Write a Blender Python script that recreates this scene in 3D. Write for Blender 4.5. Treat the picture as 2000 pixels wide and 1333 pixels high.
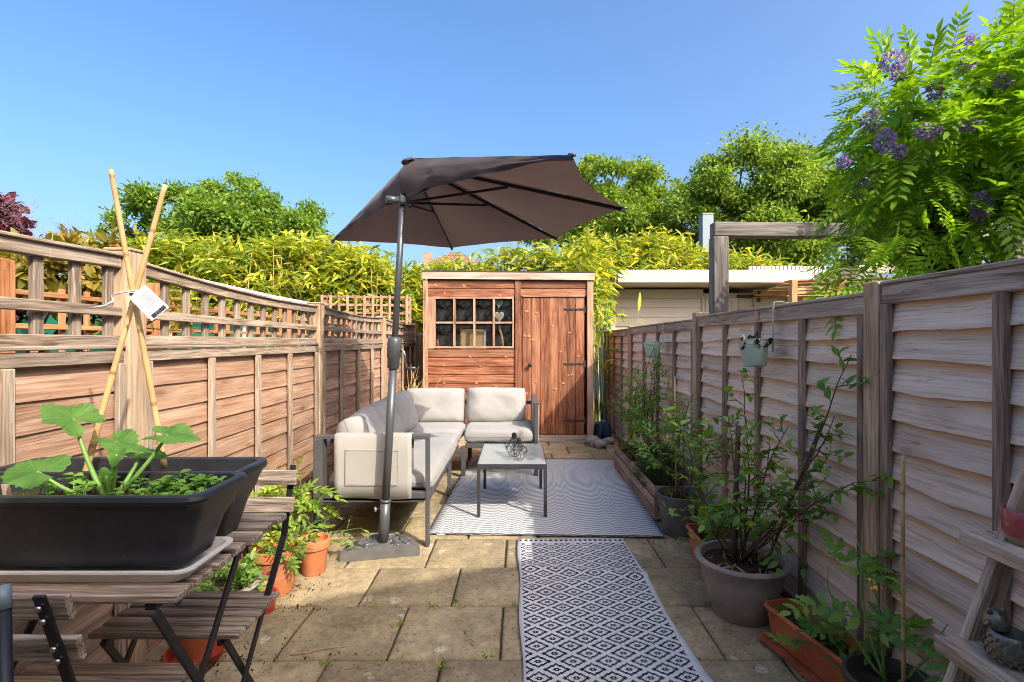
import bpy, bmesh, math, random
import numpy as np
from mathutils import Vector, Matrix, Quaternion, noise

# ------------------------------------------------------------------ clearing, camera, sky, sun, exposure
for o in list(bpy.data.objects):
    bpy.data.objects.remove(o)
SC = bpy.context.scene
COL = SC.collection
R = math.radians
CAM_H = 1.25
FPX = 1000.0            # focal length in pixels of the 2000 px wide photograph (18 mm on 36 mm)
CX, CY = 1010.0, 667.0

cam_d = bpy.data.cameras.new('camera')
cam = bpy.data.objects.new('camera', cam_d)
COL.objects.link(cam)
cam.location = (0, 0, CAM_H)
cam.rotation_euler = (R(90), 0, 0)
cam_d.sensor_width = 36
cam_d.lens = 18
cam_d.shift_x = -0.005
cam_d.clip_start = 0.05
cam_d.clip_end = 900
SC.camera = cam

SUN_EL = R(39.5)
SUN_DIR = Vector((0.68 * math.cos(SUN_EL), -0.733 * math.cos(SUN_EL), math.sin(SUN_EL))).normalized()   # towards the sun
w = bpy.data.worlds.new('World')
SC.world = w
w.use_nodes = True
nt = w.node_tree
nt.nodes.clear()
sky = nt.nodes.new('ShaderNodeTexSky')
sky.sky_type = 'NISHITA'
sky.sun_disc = False
sky.sun_elevation = SUN_EL
sky.sun_rotation = math.atan2(SUN_DIR.x, SUN_DIR.y)
sky.altitude = 0
sky.air_density = 0.85
sky.dust_density = 6.0
sky.ozone_density = 2.5
bg = nt.nodes.new('ShaderNodeBackground')
bg.inputs['Strength'].default_value = 0.15
wo = nt.nodes.new('ShaderNodeOutputWorld')
hsv = nt.nodes.new('ShaderNodeHueSaturation')
hsv.inputs['Saturation'].default_value = 1.26
nt.links.new(sky.outputs[0], hsv.inputs['Color'])
nt.links.new(hsv.outputs[0], bg.inputs['Color'])
nt.links.new(bg.outputs[0], wo.inputs['Surface'])

sun_d = bpy.data.lights.new('sun', 'SUN')
sun_d.energy = 2.2
sun_d.angle = R(0.5)
sun_d.color = (1.0, 0.93, 0.82)
sun = bpy.data.objects.new('sun', sun_d)
COL.objects.link(sun)
sun.location = (6, -7, 9)
sun.rotation_euler = (-SUN_DIR).to_track_quat('-Z', 'Y').to_euler()

SC.render.engine = 'CYCLES'
SC.view_settings.view_transform = 'Standard'
SC.view_settings.look = 'None'
SC.view_settings.exposure = 1.38
SC.view_settings.gamma = 1.0
SC.view_settings.use_curve_mapping = False
SC.cycles.filter_width = 1.0
SC.cycles.max_bounces = 8
SC.cycles.transparent_max_bounces = 12

# ------------------------------------------------------------------ helpers
def gnd(px, py, z=0.0):
    """photo pixel -> point on the horizontal plane at height z"""
    Y = FPX * (CAM_H - z) / (py - CY)
    return Vector(((px - CX) * Y / FPX, Y, z))

def at(px, py, Y):
    """photo pixel -> point at depth Y"""
    return Vector(((px - CX) * Y / FPX, Y, CAM_H - (py - CY) * Y / FPX))

WM = {}
def link(o, parent=None, M=None):
    COL.objects.link(o)
    M = M if M is not None else Matrix.Identity(4)
    WM[o.name] = M.copy()
    if parent is not None:
        o.parent = parent
        o.matrix_basis = WM[parent.name].inverted() @ M
    else:
        o.matrix_basis = M
    return o

def tag(o, label=None, cat=None, group=None, kind=None):
    if label: o['label'] = label
    if cat: o['category'] = cat
    if group: o['group'] = group
    if kind: o['kind'] = kind
    return o

def thing(name, loc, label, cat, group=None, rz=0.0):
    o = bpy.data.objects.new(name, None)
    o.empty_display_size = 0.1
    link(o, None, Matrix.Translation(Vector(loc)) @ Matrix.Rotation(rz, 4, 'Z'))
    return tag(o, label, cat, group)

def mesh_np(name, V, F, smooth=False):
    """F: list of index arrays (n,k)"""
    me = bpy.data.meshes.new(name)
    V = np.asarray(V, dtype=np.float32)
    if not isinstance(F, (list, tuple)): F = [F]
    me.vertices.add(len(V))
    me.vertices.foreach_set('co', V.ravel())
    loops = np.concatenate([np.asarray(f, dtype=np.int32).ravel() for f in F])
    sizes = np.concatenate([np.full(len(f), np.asarray(f).shape[1], dtype=np.int32) for f in F])
    starts = np.concatenate([[0], np.cumsum(sizes)[:-1]]).astype(np.int32)
    me.loops.add(len(loops)); me.loops.foreach_set('vertex_index', loops)
    me.polygons.add(len(sizes)); me.polygons.foreach_set('loop_start', starts)
    if smooth:
        me.polygons.foreach_set('use_smooth', np.ones(len(sizes), dtype=bool))
    me.update(calc_edges=True)
    me.validate()
    return me

def mesh_py(name, V, F, smooth=False):
    me = bpy.data.meshes.new(name)
    me.from_pydata([tuple(v) for v in V], [], F)
    if smooth:
        me.polygons.foreach_set('use_smooth', [True] * len(me.polygons))
    me.update()
    return me

def obj(name, me, mat, parent=None, M=None):
    o = bpy.data.objects.new(name, me)
    if mat is not None and len(me.materials) == 0:
        me.materials.append(mat)
    return link(o, parent, M)

# chamfered box topology
def _cham():
    corners = [(sx, sy, sz) for sx in (-1, 1) for sy in (-1, 1) for sz in (-1, 1)]
    idx = {c: i * 3 for i, c in enumerate(corners)}
    F = []
    for k in range(3):
        a, b = [i for i in range(3) if i != k]
        for s in (-1, 1):
            q = []
            for (p, r) in ((-1, -1), (1, -1), (1, 1), (-1, 1)):
                c = [0, 0, 0]; c[k] = s; c[a] = p; c[b] = r
                q.append(idx[tuple(c)] + k)
            F.append(q)
    for k in range(3):
        a, b = [i for i in range(3) if i != k]
        for p in (-1, 1):
            for r in (-1, 1):
                c1 = [0, 0, 0]; c1[k] = -1; c1[a] = p; c1[b] = r
                c2 = list(c1); c2[k] = 1
                F.append([idx[tuple(c1)] + a, idx[tuple(c2)] + a, idx[tuple(c2)] + b, idx[tuple(c1)] + b])
    for c in corners:
        i = idx[c]; F.append([i, i + 1, i + 2])
    def V(h, b):
        out = []
        for c in corners:
            for k in range(3):
                v = [c[j] * (h[j] - (0 if j == k else b)) for j in range(3)]
                out.append(v)
        return out
    v0 = [Vector(x) for x in V((1, 1, 1), .2)]
    G = []
    for f in F:
        n = (v0[f[1]] - v0[f[0]]).cross(v0[f[2]] - v0[f[0]])
        c = sum((v0[i] for i in f), Vector()) / len(f)
        G.append(f if n.dot(c) > 0 else f[::-1])
    return V, G
CHV, CHF = _cham()
_boxcache = {}
def box_me(lx, ly, lz, b=0.003):
    key = (round(lx, 4), round(ly, 4), round(lz, 4), b)
    b = min(b, .3 * min(lx, ly, lz))
    return mesh_py('box', CHV((lx / 2, ly / 2, lz / 2), b), CHF)

def frame(o, x, y):
    x = Vector(x).normalized(); y = Vector(y)
    y = (y - x * y.dot(x)).normalized(); z = x.cross(y)
    M = Matrix((x, y, z)).transposed().to_4x4()
    M.translation = Vector(o)
    return M

def bar(name, a, b, wd, th, mat, parent, side=(0, 0, 1), bev=0.003):
    """box from a to b, local X along it; wd measured along 'side', th across"""
    a = Vector(a); b = Vector(b)
    L = (b - a).length
    return obj(name, box_me(L, wd, th, bev), mat, parent, frame((a + b) / 2, b - a, side))

def box(name, c, s, mat, parent=None, bev=0.004, rz=0.0):
    return obj(name, box_me(s[0], s[1], s[2], bev), mat, parent, Matrix.Translation(Vector(c)) @ Matrix.Rotation(rz, 4, 'Z'))

class MB:
    """collects shapes into one mesh"""
    def __init__(s): s.V = []; s.F = []
    def add(s, V, F):
        o = len(s.V); s.V += [tuple(v) for v in V]; s.F += [[i + o for i in f] for f in F]; return s
    def box(s, a, b, wd, th, side=(0, 0, 1), bev=0.003):
        a = Vector(a); b = Vector(b); L = (b - a).length
        M = frame((a + b) / 2, b - a, side)
        bv = min(bev, .3 * min(L, wd, th))
        return s.add([M @ Vector(v) for v in CHV((L / 2, wd / 2, th / 2), bv)], CHF)
    def tube(s, pts, rad, seg=8, cap=True):
        return s.add(*tube_geo(pts, rad, seg, cap))
    def build(s, name, mat, parent=None, M=None, smooth=False):
        M = M if M is not None else (WM[parent.name] if parent is not None else Matrix.Identity(4))
        Mi = M.inverted()
        return obj(name, mesh_py(name, [Mi @ Vector(v) for v in s.V], s.F, smooth), mat, parent, M)

def tube_geo(pts, rad, seg=8, cap=True):
    pts = [Vector(p) for p in pts]
    n = len(pts)
    if not hasattr(rad, '__len__'): rad = [rad] * n
    t0 = (pts[1] - pts[0]).normalized()
    ref = Vector((0, 0, 1)) if abs(t0.z) < .9 else Vector((1, 0, 0))
    u = t0.cross(ref).normalized()
    V = []; F = []
    for i in range(n):
        t = (pts[min(i + 1, n - 1)] - pts[max(i - 1, 0)]).normalized()
        u = (u - t * u.dot(t)).normalized(); v = t.cross(u)
        for k in range(seg):
            a = 2 * math.pi * k / seg
            V.append(pts[i] + (u * math.cos(a) + v * math.sin(a)) * rad[i])
    for i in range(n - 1):
        for k in range(seg):
            k2 = (k + 1) % seg
            F.append([i * seg + k, i * seg + k2, (i + 1) * seg + k2, (i + 1) * seg + k])
    if cap:
        F.append(list(range(seg))[::-1]); F.append([(n - 1) * seg + k for k in range(seg)])
    return V, F

def tube(name, pts, rad, mat, parent=None, seg=8, smooth=True):
    M = WM[parent.name] if parent is not None else Matrix.Translation(Vector(pts[0]))
    Mi = M.inverted()
    V, F = tube_geo(pts, rad, seg)
    return obj(name, mesh_py(name, [Mi @ v for v in V], F, smooth), mat, parent, M)

def lathe_geo(prof, seg=40, sx=1.0, sy=1.0):
    V = []; F = []
    for (r, z) in prof:
        for k in range(seg):
            a = 2 * math.pi * k / seg
            V.append((r * math.cos(a) * sx, r * math.sin(a) * sy, z))
    for i in range(len(prof) - 1):
        for k in range(seg):
            k2 = (k + 1) % seg
            F.append([i * seg + k, i * seg + k2, (i + 1) * seg + k2, (i + 1) * seg + k])
    return V, F

def lathe(name, prof, loc, mat, parent=None, seg=40, M=None, capb=True, capt=False):
    V, F = lathe_geo(prof, seg)
    if capb: F.append(list(range(seg))[::-1])
    if capt: F.append([(len(prof) - 1) * seg + k for k in range(seg)])
    me = mesh_py(name, V, F, True)
    try:
        me.set_sharp_from_angle(angle=R(40))
    except Exception: pass
    return obj(name, me, mat, parent, M if M is not None else Matrix.Translation(Vector(loc)))

def grid_np(nu, nv, fn):
    V = np.array([fn(i / nu, j / nv) for i in range(nu + 1) for j in range(nv + 1)])
    F = np.array([[i * (nv + 1) + j, (i + 1) * (nv + 1) + j, (i + 1) * (nv + 1) + j + 1, i * (nv + 1) + j + 1] for i in range(nu) for j in range(nv)])
    return V, F

def nz(x, y=0.0, z=0.0):
    return noise.noise(Vector((x, y, z)))

# ------------------------------------------------------------------ materials
class N:
    def __init__(s, name):
        s.m = bpy.data.materials.new(name); s.m.use_nodes = True
        s.t = s.m.node_tree; s.t.nodes.clear()
        s.out = s.t.nodes.new('ShaderNodeOutputMaterial')
    def n(s, typ, ins=None, **kw):
        nd = s.t.nodes.new('ShaderNode' + typ)
        for k, v in kw.items(): setattr(nd, k, v)
        for k, v in (ins or {}).items():
            sock = nd.inputs[k]
            if isinstance(v, bpy.types.NodeSocket): s.t.links.new(v, sock)
            else: sock.default_value = v
        return nd
    def math(s, op, a, b=0.0, c=0.0):
        nd = s.t.nodes.new('ShaderNodeMath'); nd.operation = op
        for i, v in enumerate((a, b, c)):
            if isinstance(v, bpy.types.NodeSocket): s.t.links.new(v, nd.inputs[i])
            else: nd.inputs[i].default_value = v
        return nd.outputs[0]
    def mix(s, fac, a, b, blend='MIX'):
        nd = s.t.nodes.new('ShaderNodeMix'); nd.data_type = 'RGBA'; nd.blend_type = blend
        for i, v in ((0, fac), (6, a), (7, b)):
            if isinstance(v, bpy.types.NodeSocket): s.t.links.new(v, nd.inputs[i])
            elif i == 0: nd.inputs[i].default_value = v
            else: nd.inputs[i].default_value = (*v, 1)
        return nd.outputs[2]
    def ramp(s, fac, stops, interp='LINEAR'):
        nd = s.t.nodes.new('ShaderNodeValToRGB'); nd.color_ramp.interpolation = interp
        el = nd.color_ramp.elements
        while len(el) < len(stops): el.new(0.5)
        for e, (p, c) in zip(el, stops):
            e.position = p
            e.color = (*c, 1) if hasattr(c, '__len__') else (c, c, c, 1)
        s.t.links.new(fac, nd.inputs[0])
        return nd.outputs[0]
    def coords(s, scale=(1, 1, 1), rnd=40.0):
        tc = s.n('TexCoord')
        oi = s.n('ObjectInfo')
        off = s.math('MULTIPLY', oi.outputs['Random'], rnd)
        cmb = s.n('CombineXYZ', {0: off, 1: off, 2: off})
        va = s.n('VectorMath', {0: tc.outputs['Object'], 1: cmb.outputs[0]}, operation='ADD')
        mp = s.n('Mapping', {'Vector': va.outputs[0], 'Scale': scale})
        return mp.outputs[0], va.outputs[0], oi.outputs['Random']
    def noise(s, vec, scale, detail=4.0, rough=0.55, dist=0.0):
        return s.n('TexNoise', {'Vector': vec, 'Scale': scale, 'Detail': detail, 'Roughness': rough, 'Distortion': dist}).outputs[0]
    def bump(s, h, strength=0.3, dist=0.01):
        return s.n('Bump', {'Height': h, 'Strength': strength, 'Distance': dist}).outputs[0]
    def bsdf(s, col, rough=0.6, normal=None, spec=0.4, metal=0.0, **kw):
        ins = {'Base Color': col if isinstance(col, bpy.types.NodeSocket) else (*col, 1), 'Roughness': rough, 'Specular IOR Level': spec, 'Metallic': metal}
        ins.update(kw)
        nd = s.n('BsdfPrincipled', ins)
        if normal is not None: s.t.links.new(normal, nd.inputs['Normal'])
        return nd.outputs[0]
    def done(s, shader):
        s.t.links.new(shader, s.out.inputs['Surface']); return s.m

def m_wood(name, dark, mid, light, knots=0.6, grain=1.0, rough=0.75, bump=0.35, patch=None, vary=0.25, patch_amt=.5, fine=1.0, wav=.012, sheltered=None, z_shel=(.066, .092), spread=.105):
    s = N(name)
    v, raw, rnd = s.coords((1.6 * grain, 26 * grain, 26 * grain))
    # grain wanders round knots
    lv = s.n('Mapping', {'Vector': raw, 'Scale': (2.0, 7.0, 7.0)}).outputs[0]
    dis = s.math('MULTIPLY', s.math('SUBTRACT', s.noise(lv, 1.0, 2, .5), .5), wav * 4)
    raw = s.n('VectorMath', {0: raw, 1: s.n('CombineXYZ', {0: 0.0, 1: dis, 2: dis}).outputs[0]}, operation='ADD').outputs[0]
    v = s.n('Mapping', {'Vector': raw, 'Scale': (1.6 * grain, 26 * grain, 26 * grain)}).outputs[0]
    g = s.noise(v, 1.0, 6, .62, .25)
    v2 = s.n('Mapping', {'Vector': raw, 'Scale': (4 * grain, 120 * grain * fine, 120 * grain * fine)}).outputs[0]
    g2 = s.noise(v2, 1.0, 3, .6)
    gg = s.math('ADD', s.math('MULTIPLY', g, .5), s.math('MULTIPLY', g2, .5))
    col = s.ramp(gg, [(.5 - spread, dark), (.5, mid), (.5 + spread, light)])
    big = s.noise(raw, 2.3, 3, .6)
    if patch is not None:
        col = s.mix(s.math('MULTIPLY', s.ramp(big, [(.42, 0.0), (.64, 1.0)]), patch_amt), col, patch)
    # drying cracks and dark grain lines
    cv_ = s.n('Mapping', {'Vector': raw, 'Scale': (2.2 * grain, 55 * grain, 55 * grain)}).outputs[0]
    ck = s.math('ABSOLUTE', s.math('SUBTRACT', s.noise(cv_, 1.0, 2, .5), .5))
    ck = s.math('MULTIPLY', s.ramp(ck, [(.003, 1.0), (.012, 0.0)]), s.ramp(s.noise(raw, 6, 2), [(.48, 0.0), (.62, .6)]))
    col = s.mix(ck, col, tuple(c * .45 for c in dark))
    # knots
    kv = s.n('Mapping', {'Vector': raw, 'Scale': (3.2, 7.5, 7.5)}).outputs[0]
    vo = s.n('TexVoronoi', {'Vector': kv, 'Scale': 1.0, 'Randomness': 1.0})
    kn = s.ramp(vo.outputs['Distance'], [(.06, 1.0), (.17, 0.0)])
    pick = s.n('SeparateColor', {0: vo.outputs['Color']}).outputs[0]
    kn = s.math('MULTIPLY', s.math('MULTIPLY', kn, s.math('GREATER_THAN', pick, .34)), knots)
    col = s.mix(kn, col, tuple(c * .34 for c in dark))
    halo = s.math('MULTIPLY', s.math('MULTIPLY', s.ramp(vo.outputs['Distance'], [(.15, .55), (.38, 0.0)]), s.math('GREATER_THAN', pick, .34)), knots)
    col = s.mix(halo, col, dark)
    if sheltered is not None:
        lz = s.n('SeparateXYZ', {0: s.n('TexCoord').outputs['Object']}).outputs[2]
        lz = s.math('ADD', lz, s.math('MULTIPLY', s.math('SUBTRACT', big, .5), .03))
        sh_ = s.n('MapRange', {0: lz, 1: z_shel[0], 2: z_shel[1], 3: 0.0, 4: .8}).outputs[0]
        col = s.mix(sh_, col, sheltered)
    # every piece its own tone
    val = s.math('ADD', s.math('MULTIPLY', rnd, vary * 2), 1.0 - vary)
    col = s.mix(1.0, col, s.n('CombineColor', {0: val, 1: val, 2: val}).outputs[0], 'MULTIPLY')
    nb = s.bump(gg, bump, .006)
    return s.done(s.bsdf(col, rough, nb, .25))

def m_plain(name, col, rough=.5, spec=.4, metal=0.0, var=.12, scale=6, bump=.0, bscale=60, bloom=0.0, bcol=(.55, .50, .44), **kw):
    s = N(name)
    v, raw, rnd = s.coords()
    nn = s.noise(raw, scale, 5, .6)
    c = s.ramp(nn, [(.3, tuple(x * (1 - var) for x in col)), (.7, tuple(min(1, x * (1 + var)) for x in col))])
    if bloom:      # lime bloom, dried splashes and scuffs
        b1 = s.ramp(s.noise(raw, 7, 6, .7), [(.48, 0.0), (.68, bloom)])
        b2 = s.ramp(s.noise(raw, 55, 4, .7), [(.56, 0.0), (.68, bloom * 1.2)])
        c = s.mix(s.math('MAXIMUM', b1, s.math('MULTIPLY', b2, .8)), c, bcol)
        c = s.mix(s.ramp(s.noise(raw, 11, 5, .7), [(.52, 0.0), (.75, bloom)]), c, (.06, .045, .03))
    rr = s.math('ADD', s.math('MULTIPLY', s.noise(raw, scale * 2.2, 3), .25), rough - .12)
    nb = s.bump(s.noise(raw, bscale, 4), bump, .004) if bump else None
    return s.done(s.bsdf(c, rr, nb, spec, metal, **kw))

def m_leaf(name, c1, c2, c3=None, trans=.35, rough=.45, spec=.35, tcol=None, t3=.86):
    """leaf colours picked per leaf; light also passes through"""
    s = N(name)
    g = s.n('NewGeometry')
    r = g.outputs['Random Per Island']
    stops = [(0.0, c1), (.8, c2)]
    if c3: stops += [(t3, c2), (1.0, c3)]
    col = s.ramp(r, stops)
    tc = s.n('TexCoord')
    big = s.noise(tc.outputs['Object'], 3.0, 2)
    col = s.mix(s.math('MULTIPLY', big, .22), col, tuple(x * .55 for x in c1))
    p = s.bsdf(col, rough, None, spec)
    tcl = s.mix(1.0, col, tcol or (1.5, 1.5, .5), 'MULTIPLY')
    t = s.n('BsdfTranslucent', {'Color': tcl}).outputs[0]
    return s.done(s.n('MixShader', {0: trans, 1: p, 2: t}).outputs[0])
# ------------------------------------------------------------------ material set
MAT = {}
MAT['fence_brown'] = m_wood('fence_brown', (.17, .088, .053), (.34, .195, .122), (.54, .375, .265), .5, 1.0, .8, .6, (.50, .34, .23), .18, .35, 1.3, wav=.004, spread=.16)
MAT['fence_post'] = m_wood('fence_post', (.27, .165, .09), (.46, .31, .185), (.62, .46, .30), .35, 1.0, .8, .4, (.33, .27, .20), .1, .5)
MAT['trellis_wood'] = m_wood('trellis_wood', (.13, .09, .06), (.31, .228, .16), (.50, .395, .295), .2, 1.3, .85, .5, (.28, .24, .20), .22, .5)
MAT['fence_grey'] = m_wood('fence_grey', (.42, .285, .195), (.74, .575, .435), (.87, .725, .58), .9, .8, .85, .8, (.74, .60, .475), .12, .35, 1.4, wav=.010, spread=.165, sheltered=(.62, .36, .19))
MAT['batten'] = m_wood('batten', (.13, .08, .055), (.29, .195, .135), (.45, .325, .235), .25, 1.2, .85, .4, (.20, .15, .12), .2, .5)
MAT['rail_grey'] = m_wood('rail_grey', (.18, .125, .09), (.38, .285, .215), (.54, .43, .34), .3, 1.0, .85, .5, (.30, .25, .22), .12, .5)
MAT['orange_wood'] = m_wood('orange_wood', (.26, .09, .03), (.46, .19, .075), (.60, .30, .14), .3, 1.0, .75, .3, (.40, .2, .1), .2, .4)
MAT['shed_red'] = m_wood('shed_red', (.08, .023, .011), (.21, .072, .033), (.38, .165, .083), .25, .9, .62, .5, (.33, .16, .09), .22, .5)
MAT['shed_trim'] = m_wood('shed_trim', (.19, .085, .045), (.38, .21, .125), (.54, .35, .235), .3, 1.0, .75, .35, (.40, .29, .21), .14, .6)
MAT['fascia'] = m_wood('fascia', (.26, .18, .13), (.43, .32, .245), (.56, .44, .35), .3, .9, .8, .35, None, .08)
MAT['knot'] = m_plain('knot', (.44, .21, .075), .6, .3, 0, .25, 30)
MAT['bistro_wood'] = m_wood('bistro_wood', (.09, .066, .05), (.32, .25, .19), (.55, .455, .37), .15, 1.3, .85, .9, (.22, .15, .10), .16, .6)
MAT['crate_wood'] = m_wood('crate_wood', (.14, .075, .045), (.36, .225, .145), (.56, .41, .30), .3, 1.0, .85, .6, (.36, .27, .21), .2, .6)
MAT['shelf_wood'] = m_wood('shelf_wood', (.28, .17, .10), (.55, .395, .27), (.74, .58, .43), .3, 1.2, .85, .7, (.34, .27, .21), .15, .5)
MAT['tar_wood'] = m_wood('tar_wood', (.11, .095, .08), (.19, .17, .15), (.28, .255, .23), .55, .8, .85, .4, None, .08)
MAT['new_wood'] = m_wood('new_wood', (.30, .15, .06), (.45, .25, .11), (.58, .36, .18), .3, .8, .7, .2, None, .15)
MAT['black_metal'] = m_plain('black_metal', (.012, .012, .014), .42, .5, 0, .3, 12)
MAT['grey_metal'] = m_plain('grey_metal', (.105, .105, .11), .42, .5, .25, .12, 10)
MAT['pole_metal'] = m_plain('pole_metal', (.10, .105, .11), .38, .5, .35, .1, 8)
MAT['chrome'] = m_plain('chrome', (.6, .6, .6), .25, .5, 1.0, .05)
MAT['iron'] = m_plain('iron', (.045, .04, .038), .6, .4, .3, .3, 30)
MAT['black_plastic'] = m_plain('black_plastic', (.020, .021, .026), .40, .5, 0, .35, 8, .15, 90, .12, (.16, .15, .14))
MAT['white_plastic'] = m_plain('white_plastic', (.82, .79, .72), .5, .4, 0, .10, 14, 0, 60, .22, (.45, .36, .25))
MAT['terracotta'] = m_plain('terracotta', (.50, .165, .060), .7, .3, 0, .18, 9, .15, 90, .28, (.62, .40, .28))
MAT['terracotta_plastic'] = m_plain('terracotta_plastic', (.48, .125, .050), .5, .4, 0, .12, 7, 0, 60, .25, (.60, .32, .2))
MAT['red_plastic'] = m_plain('red_plastic', (.40, .045, .022), .42, .45, 0, .15, 9)
MAT['taupe_pot'] = m_plain('taupe_pot', (.30, .25, .22), .6, .35, 0, .14, 7, .1, 70, .3)
MAT['dark_pot'] = m_plain('dark_pot', (.125, .122, .118), .7, .3, 0, .2, 8, .1, 70, .25, (.3, .28, .25))
MAT['olive_pot'] = m_plain('olive_pot', (.065, .06, .045), .5, .4, 0, .2, 9)
MAT['mint'] = m_plain('mint', (.36, .44, .35), .45, .45, 0, .08, 9)
MAT['pink_glaze'] = m_plain('pink_glaze', (.42, .075, .085), .18, .6, 0, .3, 14)
MAT['stoneware'] = m_plain('stoneware', (.36, .24, .13), .6, .4, 0, .2, 18)
MAT['bronze'] = m_plain('bronze', (.20, .18, .14), .38, .5, .6, .4, 30, .5, 60)
MAT['red_glaze'] = m_plain('red_glaze', (.5, .05, .02), .25, .5, 0, .1)
MAT['blue_plastic'] = m_plain('blue_plastic', (.015, .055, .085), .45, .5, 0, .2)
MAT['stone'] = m_plain('stone', (.32, .29, .25), .85, .2, 0, .3, 12, .6, 30)
MAT['paper'] = m_plain('paper', (.82, .82, .80), .7, .2, 0, .03)
MAT['cord'] = m_plain('cord', (.75, .74, .70), .7, .2, 0, .05)
MAT['pale_blue'] = m_plain('pale_blue', (.35, .62, .72), .6, .3, 0, .05)
MAT['cardboard'] = m_plain('cardboard', (.50, .30, .14), .8, .2, 0, .15)
MAT['cream_paint'] = m_plain('cream_paint', (.50, .43, .36), .6, .35, 0, .05, 3)
MAT['soffit'] = m_plain('soffit', (.55, .48, .41), .6, .35, 0, .05, 3)
MAT['steel_blue'] = m_plain('steel_blue', (.20, .25, .27), .5, .4, .2, .06)
MAT['white_roof'] = m_plain('white_roof', (.62, .65, .66), .5, .4, 0, .08, 5)
MAT['green_paint'] = m_plain('green_paint', (.02, .17, .10), .55, .4, 0, .15)
MAT['soil'] = m_plain('soil', (.055, .036, .024), .95, .1, 0, .5, 45, 1.0, 60)
MAT['bark'] = m_plain('bark', (.13, .095, .07), .9, .2, 0, .35, 25, .8, 30)
MAT['dark_bark'] = m_plain('dark_bark', (.035, .028, .022), .95, .1, 0, .35, 25, .8, 30)
MAT['green_stem'] = m_plain('green_stem', (.16, .30, .06), .5, .4, 0, .2, 15)
MAT['brown_stem'] = m_plain('brown_stem', (.11, .065, .04), .75, .3, 0, .3, 20)
MAT['dark_interior'] = m_plain('dark_interior', (.05, .035, .025), .9, .1)  # near-black: the shed's inner shade is put into this colour
MAT['white_bounce_wall'] = m_plain('white_bounce_wall', (.78, .76, .72), .8, .2, 0, .05)
MAT['felt'] = m_plain('felt', (.06, .06, .06), .95, .1)

def m_bamboo_cane():
    s = N('bamboo_cane')
    v, raw, rnd = s.coords()
    x = s.n('SeparateXYZ', {0: raw}).outputs[0]
    node = s.math('LESS_THAN', s.math('ABSOLUTE', s.math('SUBTRACT', s.math('FRACT', s.math('MULTIPLY', x, 5.2)), .5)), .025)
    nn = s.noise(raw, 9, 4)
    c = s.ramp(nn, [(.3, (.42, .24, .085)), (.7, (.66, .45, .21))])
    c = s.mix(s.math('MULTIPLY', node, .7), c, (.26, .13, .05))
    return s.done(s.bsdf(c, .45, None, .4))
MAT['bamboo_cane'] = m_bamboo_cane()

def m_fabric(name, col, weave=900, var=.06, trans=0.0, tcol=None):
    s = N(name)
    v, raw, rnd = s.coords()
    nn = s.noise(raw, 4, 4)
    c = s.ramp(nn, [(.3, tuple(x * (1 - var) for x in col)), (.7, tuple(x * (1 + var) for x in col))])
    fine = s.noise(raw, weave / 4, 2)
    c = s.mix(s.math('MULTIPLY', fine, .22), c, tuple(x * .72 for x in col))
    nb = s.bump(s.math('ADD', fine, s.math('MULTIPLY', s.noise(raw, 14, 4), .9)), .22, .006)
    sh = s.bsdf(c, .9, nb, .15, **{'Sheen Weight': .15})
    if trans:
        t = s.n('BsdfTranslucent', {'Color': (*(tcol or col), 1)}).outputs[0]
        sh = s.n('MixShader', {0: trans, 1: sh, 2: t}).outputs[0]
    return s.done(sh)
MAT['cushion'] = m_fabric('cushion', (.34, .327, .305))
MAT['arm_sling'] = m_fabric('arm_sling', (.39, .37, .335))
MAT['canopy'] = m_fabric('canopy', (.050, .038, .040), 700, .1, .16, (.16, .10, .085))
MAT['seam'] = m_fabric('seam_fabric', (.27, .26, .245))

def m_paving():
    s = N('paving_stone')
    v, raw, rnd = s.coords((1, 1, 1), 60)
    a = s.noise(raw, 5, 6, .65)
    b = s.noise(raw, 28, 5, .7)
    mixf = s.math('ADD', s.math('MULTIPLY', a, .55), s.math('MULTIPLY', b, .45))
    c = s.ramp(mixf, [(.30, (.135, .105, .066)), (.46, (.31, .243, .145)), (.58, (.42, .33, .195)), (.72, (.52, .425, .275))])
    # grey green grime
    g = s.noise(raw, 3.1, 5, .7)
    c = s.mix(s.math('MULTIPLY', s.ramp(g, [(.46, 0.0), (.66, 1.0)]), .6), c, (.15, .125, .085))
    # dark speckle
    sp = s.noise(raw, 75, 3, .6)
    c = s.mix(s.ramp(sp, [(.58, 0.0), (.7, .75)]), c, (.055, .045, .034))
    # pale lichen discs
    dv = s.n('VectorMath', {0: raw, 1: s.n('VectorMath', {0: s.n('TexNoise', {'Vector': raw, 'Scale': 22.0}).outputs[1], 3: .05}, operation='SCALE').outputs[0]}, operation='ADD').outputs[0]
    vo = s.n('TexVoronoi', {'Vector': dv, 'Scale': 8.5, 'Randomness': 1.0})
    pk = s.n('SeparateColor', {0: vo.outputs['Color']})
    lim = s.math('MULTIPLY', pk.outputs[1], .26)
    li = s.math('MULTIPLY', s.math('GREATER_THAN', pk.outputs[0], .55), s.math('LESS_THAN', vo.outputs['Distance'], lim))
    li = s.math('MULTIPLY', li, s.ramp(s.noise(raw, 90, 2), [(.4, .15), (.6, .75)]))
    c = s.mix(li, c, (.58, .54, .45))
    val = s.math('ADD', s.math('MULTIPLY', rnd, .34), .83)
    c = s.mix(1.0, c, s.n('CombineColor', {0: val, 1: val, 2: s.math('MULTIPLY', val, .97)}).outputs[0], 'MULTIPLY')
    nb = s.bump(s.math('ADD', b, s.math('MULTIPLY', sp, .5)), .35, .004)
    return s.done(s.bsdf(c, .85, nb, .2))
MAT['paving'] = m_paving()

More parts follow.
